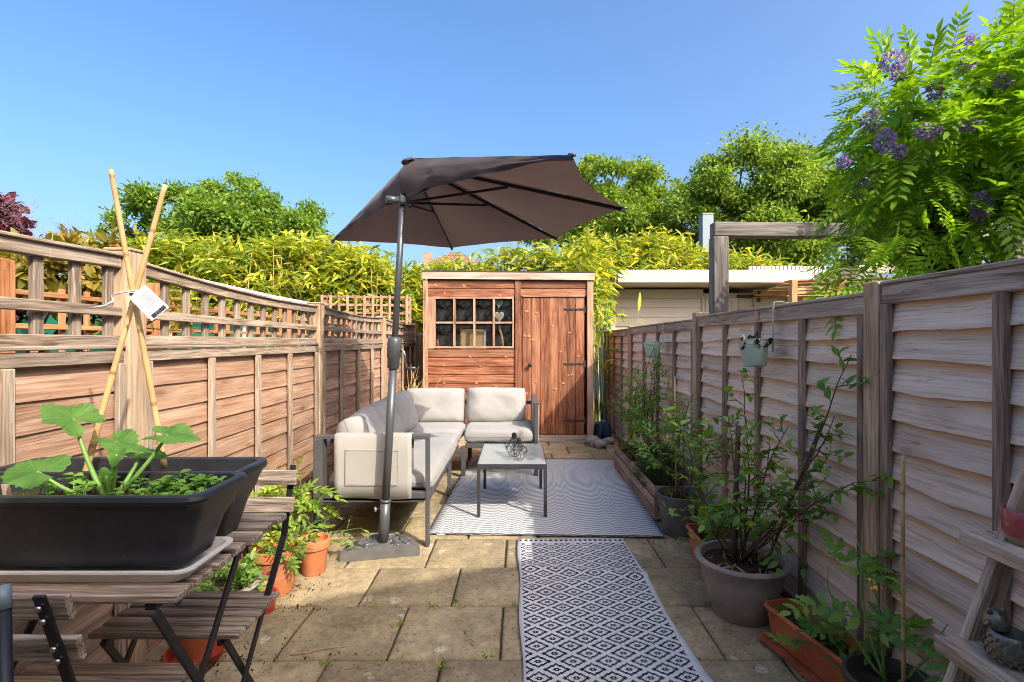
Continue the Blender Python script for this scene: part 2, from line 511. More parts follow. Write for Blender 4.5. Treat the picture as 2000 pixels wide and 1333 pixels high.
def m_ground():
    s = N('garden_ground')
    tc = s.n('TexCoord')
    a = s.noise(tc.outputs['Object'], .6, 6, .7)
    b = s.noise(tc.outputs['Object'], 30, 4, .7)
    c = s.ramp(s.math('ADD', s.math('MULTIPLY', a, .6), s.math('MULTIPLY', b, .4)), [(.38, (.05, .036, .022)), (.52, (.07, .08, .025)), (.66, (.09, .12, .03))])
    return s.done(s.bsdf(c, .95, s.bump(b, .6, .02), .1))
MAT['ground'] = m_ground()
MAT['joint'] = m_plain('joint_soil', (.085, .062, .040), .95, .1, 0, .5, 40, 1.0, 80)

def m_brick():
    s = N('brickwork')
    tc = s.n('TexCoord')
    sx = s.n('SeparateXYZ', {0: tc.outputs['Object']})
    xy = s.n('CombineXYZ', {0: s.math('ADD', sx.outputs[0], sx.outputs[1]), 1: sx.outputs[2], 2: 0.0})
    br = s.n('TexBrick', {'Vector': xy.outputs[0], 'Color1': (.38, .25, .15, 1), 'Color2': (.30, .17, .10, 1), 'Mortar': (.42, .39, .34, 1), 'Scale': 1.0, 'Mortar Size': .006, 'Brick Width': .225, 'Row Height': .075})
    return s.done(s.bsdf(br.outputs[0], .9, s.bump(br.outputs[1], -.4, .01), .15))
MAT['brick'] = m_brick()

def m_rooftile():
    s = N('roof_tile')
    tc = s.n('TexCoord')
    sx = s.n('SeparateXYZ', {0: tc.outputs['Object']})
    xy = s.n('CombineXYZ', {0: s.math('ADD', sx.outputs[0], sx.outputs[1]), 1: sx.outputs[2], 2: 0.0})
    br = s.n('TexBrick', {'Vector': xy.outputs[0], 'Color1': (.30, .17, .10, 1), 'Color2': (.22, .12, .075, 1), 'Mortar': (.10, .06, .04, 1), 'Scale': 1.0, 'Mortar Size': .03, 'Brick Width': .34, 'Row Height': .26})
    return s.done(s.bsdf(br.outputs[0], .85, s.bump(br.outputs[1], -.6, .03), .2))
MAT['roof_tile'] = m_rooftile()

def m_glass(name, tint=(.75, .78, .78), fac=.22, rough=.04, dirt=.0):
    s = N(name)
    tc = s.n('TexCoord')
    tr = s.n('BsdfTransparent', {'Color': (*tint, 1)}).outputs[0]
    gl = s.n('BsdfGlossy', {'Color': (.9, .92, .95, 1), 'Roughness': rough}).outputs[0]
    lw = s.n('LayerWeight', {'Blend': fac})
    sh = s.n('MixShader', {0: lw.outputs['Fresnel'], 1: tr, 2: gl}).outputs[0]
    if dirt:
        df = s.n('BsdfDiffuse', {'Color': (.35, .34, .32, 1)}).outputs[0]
        d = s.ramp(s.noise(tc.outputs['Object'], 9, 6, .75), [(.42, 0.0), (.75, dirt)])
        sh = s.n('MixShader', {0: d, 1: sh, 2: df}).outputs[0]
    return s.done(sh)
MAT['window_glass'] = m_glass('window_glass', (.8, .82, .82), .10, .04, .10)

def m_table_glass():
    s = N('frosted_table_glass')
    df = s.bsdf((.48, .53, .53), .12, None, .6)
    tr = s.n('BsdfTransparent', {'Color': (.72, .78, .78, 1)}).outputs[0]
    return s.done(s.n('MixShader', {0: .68, 1: tr, 2: df}).outputs[0])
MAT['table_glass'] = m_table_glass()

def m_chevron():
    s = N('chevron_weave')
    tc = s.n('TexCoord'); sp = s.n('SeparateXYZ', {0: tc.outputs['Object']})
    x, y = sp.outputs[0], sp.outputs[1]
    big = s.math('MULTIPLY', s.math('PINGPONG', x, .19), .30)
    small = s.math('MULTIPLY', s.math('PINGPONG', x, .036), .65)
    zone = s.ramp(s.math('PINGPONG', s.math('ADD', x, .05), .19), [(.10, 0.0), (.11, 1.0)])
    f = s.math('ADD', big, s.math('MULTIPLY', small, zone))
    fr = s.math('FRACT', s.math('DIVIDE', s.math('ADD', y, f), .035))
    line = s.ramp(s.math('ABSOLUTE', s.math('SUBTRACT', fr, .5)), [(.20, 0.0), (.26, 1.0)])
    nn = s.noise(tc.outputs['Object'], 5, 4)
    pale = s.ramp(nn, [(.3, (.60, .60, .60)), (.7, (.68, .68, .67))])
    c = s.mix(line, (.22, .23, .245), pale)
    fine = s.noise(tc.outputs['Object'], 320, 2)
    return s.done(s.bsdf(c, .75, s.bump(s.math('ADD', fine, line), .3, .003), .25))
MAT['chevron'] = m_chevron()

def m_diamond():
    s = N('diamond_weave')
    tc = s.n('TexCoord'); sp = s.n('SeparateXYZ', {0: tc.outputs['Object']})
    q = .0062
    x = s.math('MULTIPLY', s.math('FLOOR', s.math('DIVIDE', sp.outputs[0], q)), q)
    y = s.math('MULTIPLY', s.math('FLOOR', s.math('DIVIDE', sp.outputs[1], q)), q)
    a = s.math('ABSOLUTE', s.math('SUBTRACT', s.math('FRACT', s.math('DIVIDE', x, .1364)), .5))
    b = s.math('ABSOLUTE', s.math('SUBTRACT', s.math('FRACT', s.math('DIVIDE', y, .0992)), .5))
    d1 = s.math('ADD', a, b)
    d = s.math('MINIMUM', d1, s.math('SUBTRACT', 1.0, d1))
    ring = s.math('MULTIPLY', s.math('GREATER_THAN', d, .27), s.math('LESS_THAN', d, .395))
    dot = s.math('MULTIPLY', s.math('GREATER_THAN', d, .03), s.math('LESS_THAN', d, .125))
    ink = s.math('MAXIMUM', ring, dot)
    # plain border along the edges (mesh is centred in x, y runs 0..1.45)
    inb = s.math('LESS_THAN', s.math('ABSOLUTE', sp.outputs[0]), .318)
    ink = s.math('MULTIPLY', ink, inb)
    ink = s.math('MULTIPLY', ink, s.math('LESS_THAN', sp.outputs[1], 1.36))
    endl = s.math('MULTIPLY', s.math('GREATER_THAN', sp.outputs[1], 1.385), s.math('LESS_THAN', sp.outputs[1], 1.41))
    dash = s.math('GREATER_THAN', s.math('FRACT', s.math('DIVIDE', x, .031)), .4)
    ink = s.math('MAXIMUM', ink, s.math('MULTIPLY', endl, dash))
    nn = s.noise(tc.outputs['Object'], 6, 5, .6)
    pale = s.ramp(nn, [(.3, (.55, .54, .54)), (.7, (.67, .66, .65))])
    c = s.mix(ink, pale, (.022, .022, .026))
    fine = s.noise(tc.outputs['Object'], 350, 2)
    return s.done(s.bsdf(c, .85, s.bump(fine, .3, .003), .15))
MAT['diamond'] = m_diamond()

# leaves
MAT['leaf_tree'] = m_leaf('leaf_tree', (.085, .18, .026), (.23, .36, .05), (.44, .47, .07), .45)
MAT['leaf_tree2'] = m_leaf('leaf_tree2', (.105, .195, .032), (.28, .39, .06), (.46, .49, .08), .45)
MAT['leaf_bamboo'] = m_leaf('leaf_bamboo', (.13, .21, .03), (.45, .50, .06), (.82, .62, .06), .45, t3=.60)
MAT['leaf_wisteria'] = m_leaf('leaf_wisteria', (.13, .28, .016), (.29, .46, .028), (.46, .58, .04), .5)
MAT['leaf_rose'] = m_leaf('leaf_rose', (.10, .23, .04), (.24, .41, .07), (.36, .50, .09), .4)
MAT['leaf_tomato'] = m_leaf('leaf_tomato', (.09, .21, .04), (.22, .38, .07), (.34, .44, .08), .38)
MAT['leaf_yellowgreen'] = m_leaf('leaf_yellowgreen', (.16, .28, .04), (.34, .45, .06), (.55, .52, .08), .38)
MAT['leaf_herb'] = m_leaf('leaf_herb', (.04, .075, .018), (.085, .13, .03), (.16, .15, .05), .2)
MAT['leaf_seedling'] = m_leaf('leaf_seedling', (.17, .36, .05), (.32, .52, .09), (.46, .60, .12), .4)
MAT['leaf_purple'] = m_leaf('leaf_purple', (.055, .012, .02), (.13, .03, .04), (.22, .08, .07), .25, tcol=(1.4, .7, .7))
MAT['leaf_bronze'] = m_leaf('leaf_bronze', (.16, .15, .025), (.34, .27, .04), (.42, .18, .05), .35)
MAT['petal'] = m_leaf('petal', (.26, .17, .40), (.42, .31, .56), (.58, .47, .68), .35, tcol=(1.1, 1.0, 1.2))
MAT['rose_petal'] = m_plain('rose_petal', (.80, .55, .50), .7, .2)
MAT['yellow_petal'] = m_plain('yellow_petal', (.8, .55, .03), .6, .3)

# ------------------------------------------------------------------ ground and patio
g = obj('ground', mesh_py('ground', [(-300, -120, -.06), (300, -120, -.06), (300, 600, -.06), (-300, 600, -.06)], [[0, 1, 2, 3]]), MAT['ground'])
tag(g, 'bare garden soil and grass spreading beyond the fences', 'ground', kind='structure')
patio = obj('patio', box_me(2.9, 8.4, .04, .002), MAT['joint'], None, Matrix.Translation((-.1, 3.45, -.0335)))
tag(patio, 'weathered buff paving slabs laid in offset rows between the fences', 'patio', kind='structure')
rs = random.Random(4)
ROW = .41; SW = .446
slab_meshes = []
for k in range(6):
    slab_meshes.append(None)
def slab_me(lx, ly, seed):
    # worn slab: uneven top, rounded edges
    nx, ny = 6, 6
    V = []; F = []
    def edge(u): return u
    for i in range(nx + 1):
        for j in range(ny + 1):
            us = [0, .03, .2, .5, .8, .97, 1][i]; vs = [0, .03, .2, .5, .8, .97, 1][j]
            x = (us - .5) * lx; y = (vs - .5) * ly
            d = min(us, 1 - us, vs, 1 - vs)
            z = (-.005 if d == 0 else 0) + .0016 * nz(x * 6 + seed * 3.1, y * 6, seed)
            if d == 0:
                x += .003 * nz(y * 14, seed, 1.0); y += .003 * nz(x * 14, seed, 5.0)
            V.append((x, y, z))
    for i in range(nx):
        for j in range(ny):
            F.append([i * (ny + 1) + j, (i + 1) * (ny + 1) + j, (i + 1) * (ny + 1) + j + 1, i * (ny + 1) + j + 1])
    b0 = len(V)
    rim = [i * (ny + 1) for i in range(nx + 1)] + [nx * (ny + 1) + j for j in range(1, ny + 1)] + [i * (ny + 1) + ny for i in range(nx - 1, -1, -1)] + [j for j in range(ny - 1, 0, -1)]
    for r_ in rim:
        V.append((V[r_][0], V[r_][1], -.03))
    n = len(rim)
    for k in range(n):
        k2 = (k + 1) % n
        F.append([rim[k2], rim[k], b0 + k, b0 + k2])
    return mesh_py('slab', V, F, True)
shared = {}
for r_ in range(-2, 15):
    y0 = 2.013 + ROW * (r_ - 2)
    if y0 < -.6 or y0 > 7.2: continue
    off = (-.53 if r_ % 2 == 1 else -.74) if True else 0
    off = {0: -.513, 1: -.74}[r_ % 2] if r_ < 3 else {0: -.513, 1: -.535 + .223}[r_ % 2]
    x = off - SW * 5
    while x < 1.34:
        xa, xb = max(x, -1.53), min(x + SW, 1.33)
        if xb - xa > .06:
            lx = round(xb - xa - .010, 3); ly = ROW - .010
            key = (lx, rs.randrange(4))
            if key not in shared: shared[key] = slab_me(lx, ly, len(shared) * 1.7 + 1)
            M = Matrix.Translation(((xa + xb) / 2, y0 + ROW / 2, rs.uniform(-.0025, .0025))) @ Matrix.Rotation(rs.uniform(-.004, .004), 4, 'Z') @ Matrix.Rotation(rs.uniform(-.004, .004), 4, 'X')
            obj('slab', shared[key], MAT['paving'], patio, M)
        x += SW

# weeds and moss in the joints
rng = np.random.RandomState(11)
def leaf_tpl(wd=.4, fold=.12, tip=1.0, segs=3):
    """leaf along +X, unit length, +Z up; folded on the midrib, drooping tip"""
    xs = np.linspace(0, 1, segs + 2)
    V = []; F = []
    prof = np.sin(np.pi * np.clip(xs, 0, 1) ** .8) * wd / 2
    for i, x in enumerate(xs):
        dz = -.18 * x * x
        if i in (0, segs + 1): V.append((x, 0, dz))
        else:
            V += [(x, -prof[i], dz + fold * prof[i] * 2), (x, 0, dz), (x, prof[i], dz + fold * prof[i] * 2)]
    # faces
    F += [(0, 2, 1), (0, 3, 2)] if False else [(0, 1, 2), (0, 2, 3)]
    for i in range(segs - 1):
        a = 1 + 3 * i; b = a + 3
        F += [(a, b, b + 1), (a, b + 1, a + 1), (a + 1, b + 1, b + 2), (a + 1, b + 2, a + 2)]
    l = 1 + 3 * (segs - 1); t = len(V) - 1
    F += [(l, t, l + 1), (l + 1, t, l + 2)]
    return np.array(V, float), np.array(F)
LEAF = leaf_tpl(.5, .15, segs=2)
LANCE = leaf_tpl(.17, .2, segs=2)
OVAL = leaf_tpl(.42, .12, segs=3)
ROUND = leaf_tpl(.85, .1, segs=3)

def unit(a):
    return a / np.maximum(np.linalg.norm(a, axis=-1, keepdims=True), 1e-9)

def scatter(tpl, P, D, U, S, flat=1.0):
    """instances of a leaf template as raw geometry: positions, axis, up, size"""
    V, F = tpl
    P = np.asarray(P, float); D = unit(np.asarray(D, float)); U = np.asarray(U, float)
    Yv = unit(np.cross(U, D)); Zv = np.cross(D, Yv)
    S = np.asarray(S, float).reshape(-1, 1, 1)
    W = (V[None, :, 0:1] * D[:, None, :] + V[None, :, 1:2] * Yv[:, None, :] + V[None, :, 2:3] * Zv[:, None, :] * flat) * S + P[:, None, :]
    n, k = W.shape[0], W.shape[1]
    FF = (F[None] + (np.arange(n) * k)[:, None, None]).reshape(-1, F.shape[1])
    return W.reshape(-1, 3), FF

class LeafMesh:
    def __init__(s): s.V = []; s.F = []; s.o = 0
    def add(s, V, F):
        s.V.append(np.asarray(V, float)); s.F.append(np.asarray(F) + s.o); s.o += len(V); return s
    def build(s, name, mat, parent=None, M=None, smooth=False):
        V = np.concatenate(s.V); F = np.concatenate(s.F)
        M = M if M is not None else (WM[parent.name] if parent is not None else Matrix.Identity(4))
        Mi = np.array(M.inverted())
        V = V @ Mi[:3, :3].T + Mi[:3, 3]
        return obj(name, mesh_np(name, V, [F], smooth), mat, parent, M)

def rdir(n, up=0.0, rng=rng):
    d = unit(rng.normal(size=(n, 3))); d[:, 2] += up
    return unit(d)

lm = LeafMesh()
spots = []
for (px, py, n, sp) in [(865, 1305, 14, .014), (780, 1222, 9, .012), (905, 1240, 4, .01), (952, 1262, 0, .02), (963, 1290, 9, .03), (632, 1300, 14, .012), (890, 1178, 10, .012), (845, 1186, 10, .02), (796, 1023, 26, .03), (665, 1050, 20, .05), (610, 1065, 20, .05), (1350, 1033, 12, .02), (720, 1186, 6, .03), (1000, 1185, 8, .02), (870, 1100, 4, .02), (1200, 990, 0, .02), (1165, 884, 26, .05), (1180, 900, 30, .06), (760, 1290, 6, .04)]:
    c = gnd(px, py)
    for k in range(n):
        spots.append((c.x + rs.gauss(0, sp), c.y + rs.gauss(0, sp * .7), -.002))
P = np.array(spots)
D = rdir(len(P), 1.1); S = rng.uniform(.015, .038, len(P))
lm.add(*scatter(LANCE, P, D, rdir(len(P)), S * 1.0)); 
sel = rng.rand(len(P)) < .5
lm.add(*scatter(LEAF, P[sel] + np.array([0, 0, .006]), rdir(sel.sum(), .5), rdir(sel.sum(), .8), S[sel] * .5))
tag(lm.build('weeds', MAT['leaf_yellowgreen'], None, Matrix.Translation((0, 2.5, 0))), 'small green weeds sprouting from the paving joints', 'weeds', kind='stuff')
# soil crumbs and dead bits by the pots
lm = LeafMesh()
P = np.concatenate([np.array([[*(gnd(px, py).xy), .003]]) + rng.normal(size=(n, 3)) * np.array([sx, sy, .001]) for (px, py, n, sx, sy) in [(575, 1150, 160, .07, .07), (600, 1190, 60, .10, .02), (450, 1290, 120, .10, .07), (620, 1280, 20, .1, .02), (1290, 1060, 40, .1, .04), (1385, 1140, 30, .06, .1)]])
P[:, 2] = np.abs(P[:, 2]) * .3 + .002
lm.add(*scatter(LEAF, P, rdir(len(P), .1), rdir(len(P), 1.), rng.uniform(.005, .018, len(P))))
tag(lm.build('crumbs', MAT['soil'], None, Matrix.Translation((0, 2.5, 0))), 'dark soil crumbs spilt on the paving by the pots', 'crumbs', kind='stuff')

# ------------------------------------------------------------------ lap-boarded fences
def lap_board(name, o, xdir, ydir, L, pitch, amp, seed, mat, parent, proud=.012, th=.006, nx=30, rough=.0025):
    """one sawn board: lower edge wavy and proud, top tucked behind the next; local X along, Y out, Z up"""
    V = []; F = []
    zs = [0.0, .3, .65, 1.0]
    for i in range(nx + 1):
        u = i / nx; x = u * L
        wv = amp * (1.3 * nz(x * 2.2 + seed * 7.3, seed) + .6 * nz(x * 6.1 + seed * 3.3, seed + 9) + .25 * nz(x * 15 + seed, 3.))
        for j, t in enumerate(zs):
            z = wv * (1 - t) ** .7 + t * (pitch + .022)
            y = proud * (1 - t) ** 1.2 + .001 + rough * nz(x * 7 + seed * 1.9, z * 16 + seed, 2.2)
            V.append((x - L / 2, y, z))
        V.append((x - L / 2, proud + .001 - .016, wv + .002))
        V.append((x - L / 2, -.006, pitch + .022))
    k = 6
    for i in range(nx):
        a = i * k; b = a + k
        for j in range(3):
            F.append([b + j, a + j, a + j + 1, b + j + 1])
        F.append([a + 0, b + 0, b + 4, a + 4])
    F.append([0, 4, 5, 3, 2, 1]); e = nx * k; F.append([e, e + 1, e + 2, e + 3, e + 5, e + 4])
    me = mesh_py(name, V, F, True)
    me.set_sharp_from_angle(angle=R(28))
    M = frame(Vector(o) + Vector(xdir).normalized() * L / 2, xdir, ydir)
    # recalc outward (faces listed for +Y outwards)
    return obj(name, me, mat, parent, M)

XL, XR = -1.5, 1.3
fence = thing('panel_fence', (XL, 3.8, 0), 'reddish brown lap fence topped with open square trellis, behind the sofa', 'fence')
postY = [.12, 1.97, 3.83, 5.66, 7.45]
ptop = [1.6, 1.59, 1.525, 1.51, 1.5]
for y, zt in zip(postY, ptop):
    bar('post', (XL - .005, y, -.06), (XL - .005, y, zt), .095, .095, MAT['fence_post'], fence, (1, 0, 0), .005)
    box('post_cap', (XL - .005, y, zt + .006), (.10, .10, .012), MAT['fence_post'], fence, .004)
sd = 0
tops = [(1.58, 1.565), (1.55, 1.50), (1.503, 1.495), (1.49, 1.47)]
batL = [[.6, 1.05, 1.475], [2.47, 2.91, 3.32], [4.30, 4.75, 5.2], [6.15, 6.6, 7.05]]
for pi in range(4):
    ya, yb = postY[pi] + .052, postY[pi + 1] - .052
    L = yb - ya
    ztop = 1.165
    nb = 11; pitch = (ztop - .06) / nb
    for k in range(nb):
        sd += 1
        lap_board('board', (XL + .0, yb, .06 + k * pitch), (0, -1, 0), (1, 0, 0), L, pitch, .004, sd * 1.37, MAT['fence_brown'], fence, .010, .006, 14, .0012)
    bar('top_rail', (XL + .012, ya, 1.192), (XL + .012, yb, 1.192), .045, .036, MAT['trellis_wood'], fence)
    bar('capping', (XL + .008, ya, 1.224), (XL + .008, yb, 1.228), .014, .06, MAT['trellis_wood'], fence)
    bar('gravel_board', (XL + .006, ya, .0), (XL + .006, yb, .0), .12, .03, MAT['fence_brown'], fence)
    for by in [ya + .018] + batL[pi] + [yb - .018]:
        bar('batten', (XL + .028, by, .06), (XL + .028, by, 1.169), .036, .022, MAT['trellis_wood'], fence, (0, 1, 0))
    # trellis
    za, zb = tops[pi]
    xt = XL + .0
    npt = 6
    def ztopf(u): return za + (zb - za) * u - .022 * math.sin(math.pi * u)
    for i in range(npt):
        u0, u1 = i / npt, (i + 1) / npt
        mbn = 'trellis_rail'
    mb = MB(); mb2 = MB()
    for i in range(npt):
        u0, u1 = i / npt, (i + 1) / npt
        mb.box((xt, ya + L * u0 - .002, ztopf(u0) - .02), (xt, ya + L * u1 + .002, ztopf(u1) - .02), .042, .034)
        mb2.box((xt, ya + L * u0 - .002, ztopf(u0) + .007), (xt, ya + L * u1 + .002, ztopf(u1) + .007), .012, .058)
    mb.build('trellis_rail', MAT['trellis_wood'], fence, Matrix.Translation((xt, (ya + yb) / 2, 1.5)) @ Matrix.Rotation(R(90), 4, 'Z'))
    mb2.build('trellis_capping', MAT['trellis_wood'], fence, Matrix.Translation((xt, (ya + yb) / 2, 1.52)) @ Matrix.Rotation(R(90), 4, 'Z'))
    zm0, zm1 = (1.36, 1.36) if pi == 0 else ((1.355, 1.345) if pi == 1 else (1.345, 1.34))
    bar('trellis_rail', (xt + .012, ya, zm0), (xt + .012, yb, zm1), .036, .022, MAT['trellis_wood'], fence)
    bar('trellis_rail', (xt + .012, ya, 1.252), (xt + .012, yb, 1.25), .04, .022, MAT['trellis_wood'], fence)
    ns = 13
    for i in range(ns):
        y = ya + .03 + (L - .06) * i / (ns - 1)
        u = (y - ya) / L
        bar('trellis_slat', (xt - .010, y, 1.232), (xt - .010, y, ztopf(u) - .04), .036, .020, MAT['trellis_wood'], fence, (0, 1, 0))

fence = thing('panel_fence', (XR, 3.5, 0), 'silvery grey waney lap fence with wavy board edges, behind the flower pots', 'fence')
postR = [-.05, 1.845, 3.68, 5.82, 7.5]
topR = [1.45, 1.42, 1.40, 1.385]
pt = [1.47, 1.463, 1.455, 1.42, 1.41]
for y, zt in zip(postR, pt):
    bar('post', (XR + .02, y, -.06), (XR + .02, y, zt), .10, .075, MAT['batten'] if y > 6 else MAT['fence_post'], fence, (1, 0, 0), .005)
batR = [[.42, .9, 1.36], [2.31, 2.74, 3.17], [4.19, 4.69, 5.2], [6.3, 6.8, 7.2]]
for pi in range(4):
    ya, yb = postR[pi] + .042, postR[pi + 1] - .042
    L = yb - ya; zt = topR[pi]
    nb = 13; pitch = (zt - .06 - .055) / nb
    for k in range(nb):
        sd += 1
        lap_board('board', (XR + .012, ya, .055 + k * pitch), (0, 1, 0), (-1, 0, 0), L, pitch, (.010 if pi < 3 else .007) * rs.uniform(.3, 1.6), sd * 1.91, MAT['fence_grey'], fence, .019, .008, 44, .0035)
    bar('top_rail', (XR - .004, ya, zt - .038), (XR - .004, yb, zt - .038), .066, .028, MAT['rail_grey'], fence)
    bar('capping', (XR + .006, ya, zt + .003), (XR + .006, yb, zt + .003), .014, .06, MAT['rail_grey'], fence)
    bar('gravel_board', (XR + .004, ya, .0), (XR + .004, yb, .0), .11, .03, MAT['batten'], fence)
    for by in [ya + .02] + batR[pi] + [yb - .02]:
        bar('batten', (XR - .014, by, .05), (XR - .014, by, zt - .072), .034, .024, MAT['batten'], fence, (0, 1, 0))

# dark fence closing the garden beside the shed
fence = thing('rear_fence', (-1.3, 7.5, 0), 'dark weathered low fence in the corner beside the shed', 'fence')
for k in range(11):
    sd += 1
    lap_board('board', (-.9, 7.5, .05 + k * .115), (-1, 0, 0), (0, -1, 0), .58, .115, .006, sd, MAT['batten'], fence, .012, .006, 8)
for x in (-1.42, -1.2, -1.0):
    bar('batten', (x, 7.47, .05), (x, 7.47, 1.34), .035, .025, MAT['batten'], fence, (1, 0, 0))
bar('top_rail', (-1.46, 7.48, 1.345), (-.9, 7.48, 1.345), .05, .035, MAT['batten'], fence)
# ------------------------------------------------------------------ shed
SY = 6.3
def sx(px): return (px - CX) * SY / FPX
def sz(py): return CAM_H - (py - CY) * SY / FPX
shed = thing('garden_shed', (-.1, SY, 0), 'reddish timber shed with small paned window and boarded door', 'shed')
X0, X1 = -1.14, .92
WY = SY + .02                     # face of the cladding
def shed_boards(xa, xb, za, zb, n, amp=.0012):
    global sd
    p = (zb - za) / n
    for k in range(n):
        sd += 1
        L = xb - xa
        V = []
        prof = [(0.0, .016), (.008, .017), (p * .86, .012), (p * .94, .004), (p, .003)]
        nx = 6; F = []
        for i in range(nx + 1):
            x = L * i / nx - L / 2
            for (z, y) in prof: V.append((x, y, z + .0005))
            V.append((x, 0, p)); V.append((x, 0, 0))
        m = 7
        for i in range(nx):
            for j in range(m):
                F.append([(i + 1) * m + j, i * m + j, i * m + (j + 1) % m, (i + 1) * m + (j + 1) % m])
        F.append(list(range(m))); F.append([nx * m + j for j in range(m)][::-1])
        obj('board', mesh_py('board', V, F), MAT['shed_red'], shed, frame(((xa + xb) / 2, WY, za + k * p), (-1, 0, 0), (0, -1, 0)))
wx0, wx1, wz0, wz1 = sx(847), sx(1003.5), sz(681.5), sz(581)
dx0, dx1, dz0, dz1 = sx(1020), sx(1142), .095, 1.79
shed_boards(X0 + .03, sx(1007), .10, wz0 - .005, 10)
shed_boards(X0 + .03, sx(1007), wz1 + .005, 2.0, 2)
shed_boards(sx(1016), X1 - .06, dz1 + .012, 2.0, 2)
# framing beside the window
bar('trim', (sx(842), WY - .004, wz0 - .004), (sx(842), WY - .004, wz1 + .004), sx(848.5) - sx(836.5), .03, MAT['shed_trim'], shed, (1, 0, 0))
bar('corner_trim', (X0 + .012, WY - .016, .02), (X0 + .012, WY - .016, 2.0), .055, .05, MAT['shed_trim'], shed, (1, 0, 0))
bar('corner_trim', (X1 - .022, WY - .016, .02), (X1 - .022, WY - .016, 2.0), .075, .05, MAT['shed_trim'], shed, (1, 0, 0))
bar('trim', (sx(1011.5), WY - .012, .1), (sx(1011.5), WY - .012, 2.0), sx(1017) - sx(1006), .045, MAT['shed_red'], shed, (1, 0, 0))
bar('trim', (sx(1018.5), WY - .004, .1), (sx(1018.5), WY - .004, 1.79), .012, .03, MAT['shed_red'], shed, (1, 0, 0))
bar('door_head', (dx0, WY - .008, dz1 + .012), (dx1, WY - .008, dz1 + .012), .02, .034, MAT['shed_trim'], shed)
bar('plinth', (X0 + .02, WY + .02, .045), (X1 - .01, WY + .02, .045), .09, .06, MAT['rail_grey'], shed)
bar('fascia', (X0 - .03, SY - .03, 2.063), (X1 + .03, SY - .03, 2.045), .105, .022, MAT['fascia'], shed)
# sides, back, roof, floor
for x in (X0 + .02, X1 - .02):
    for k in range(18):
        sd += 1
        lap_board('side_board', (x + (-.0 if x < 0 else 0), WY + .05 if x > 0 else WY + 1.35, .1 + k * .105), (0, 1, 0) if x > 0 else (0, -1, 0), (1, 0, 0) if x > 0 else (-1, 0, 0), 1.3, .105, .0, sd, MAT['shed_red'], shed, .012, .006, 3, 0)
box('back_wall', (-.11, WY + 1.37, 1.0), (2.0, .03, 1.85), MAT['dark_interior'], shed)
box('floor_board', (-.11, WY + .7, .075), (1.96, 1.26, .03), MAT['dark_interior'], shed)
V = [(X0 - .03, SY - .045, 2.10), (X1 + .03, SY - .045, 2.082), (X1 + .03, SY + 1.5, 1.90), (X0 - .03, SY + 1.5, 1.92)]
mb = MB(); mb.add(V + [(v[0], v[1], v[2] + .016) for v in V], [[3, 2, 1, 0], [4, 5, 6, 7], [0, 1, 5, 4], [1, 2, 6, 5], [2, 3, 7, 6], [3, 0, 4, 7]])
mb.build('roof', MAT['felt'], shed)
# inner lining, added; shade of the inside put into its dark colour
box('shade_lining', (X0 + .06, WY + .7, 1.0), (.01, 1.28, 1.8), MAT['dark_interior'], shed)
box('shade_lining', (X1 - .06, WY + .7, 1.0), (.01, 1.28, 1.8), MAT['dark_interior'], shed)
# window
win = box('window', ((wx0 + wx1) / 2, WY - .002, wz0 + .012), (wx1 - wx0, .045, .024), MAT['shed_trim'], shed)
bar('frame', (wx0, WY - .004, wz1 - .01), (wx1, WY - .004, wz1 - .01), .026, .04, MAT['shed_trim'], win)
pxs = [(852.9, 882.9), (891, 921.9), (930, 960.6), (968, 999)]
pzs = [(584, 627.5), (635, 678.5)]
cuts = [848.5, 887, 926, 964.3, 1002]
for i, c in enumerate(cuts):
    bar('glazing_bar', (sx(c), WY - .002, wz0 + .024), (sx(c), WY - .002, wz1 - .023), .028 if 0 < i < 4 else .022, .036, MAT['shed_trim'], win, (1, 0, 0))
for (a, b) in zip(cuts[:-1], cuts[1:]):
    bar('glazing_bar', (sx(a) + .016, WY - .001, sz(631.3)), (sx(b) - .016, WY - .001, sz(631.3)), .026, .032, MAT['shed_trim'], win)
    for (pa, pb) in pzs:
        box('pane', ((sx(a) + sx(b)) / 2, WY + .006, (sz(pa) + sz(pb)) / 2), (sx(b) - sx(a) - .02, .004, sz(pa) - sz(pb) + .014), MAT['window_glass'], win, .0005)
# door
nbrd = 7; bw = (dx1 - dx0) / nbrd
door = box('door', ((dx0 + dx1) / 2, WY + .022, (dz0 + dz1) / 2), (dx1 - dx0 - .01, .02, dz1 - dz0 - .01), MAT['shed_red'], shed)
for k in range(nbrd):
    xa = dx0 + k * bw
    bar('door_board', (xa + bw / 2, WY + .002 + rs.uniform(-.001, .001), dz0), (xa + bw / 2, WY + .002, dz1), bw - .004, .02, MAT['shed_red'], door, (1, 0, 0), .004)
for zy in (605, 712, 823):
    z = sz(zy)
    bar('hinge', (sx(1101), WY - .011, z), (sx(1141), WY - .011, z), .026, .005, MAT['iron'], door, (0, 0, 1), .001)
    bar('hinge_plate', (sx(1143), WY - .014, z - .045), (sx(1143), WY - .014, z + .045), .026, .006, MAT['iron'], door, (1, 0, 0), .001)
    for q in (0.1, .35, .6, .85):
        p_ = Vector((sx(1101) + (sx(1141) - sx(1101)) * q, WY - .0135, z))
        tube('bolt', [p_, p_ + Vector((0, -.003, 0))], .005, MAT['iron'], door, 8)
k_ = Vector((sx(1036), WY - .01, sz(713)))
Mk = frame(k_, (1, 0, 0), (0, 0, 1))
lathe('knob', [(.026, 0), (.026, .004), (.010, .008), (.009, .03), (.022, .036), (.027, .048), (.024, .060), (.012, .067), (.001, .068)], None, MAT['iron'], door, 20, frame(k_, (1, 0, 0), (0, 0, 1)))
box('latch', (sx(1018.5), WY - .022, sz(602)), (.012, .012, .05), MAT['iron'], shed, .001)
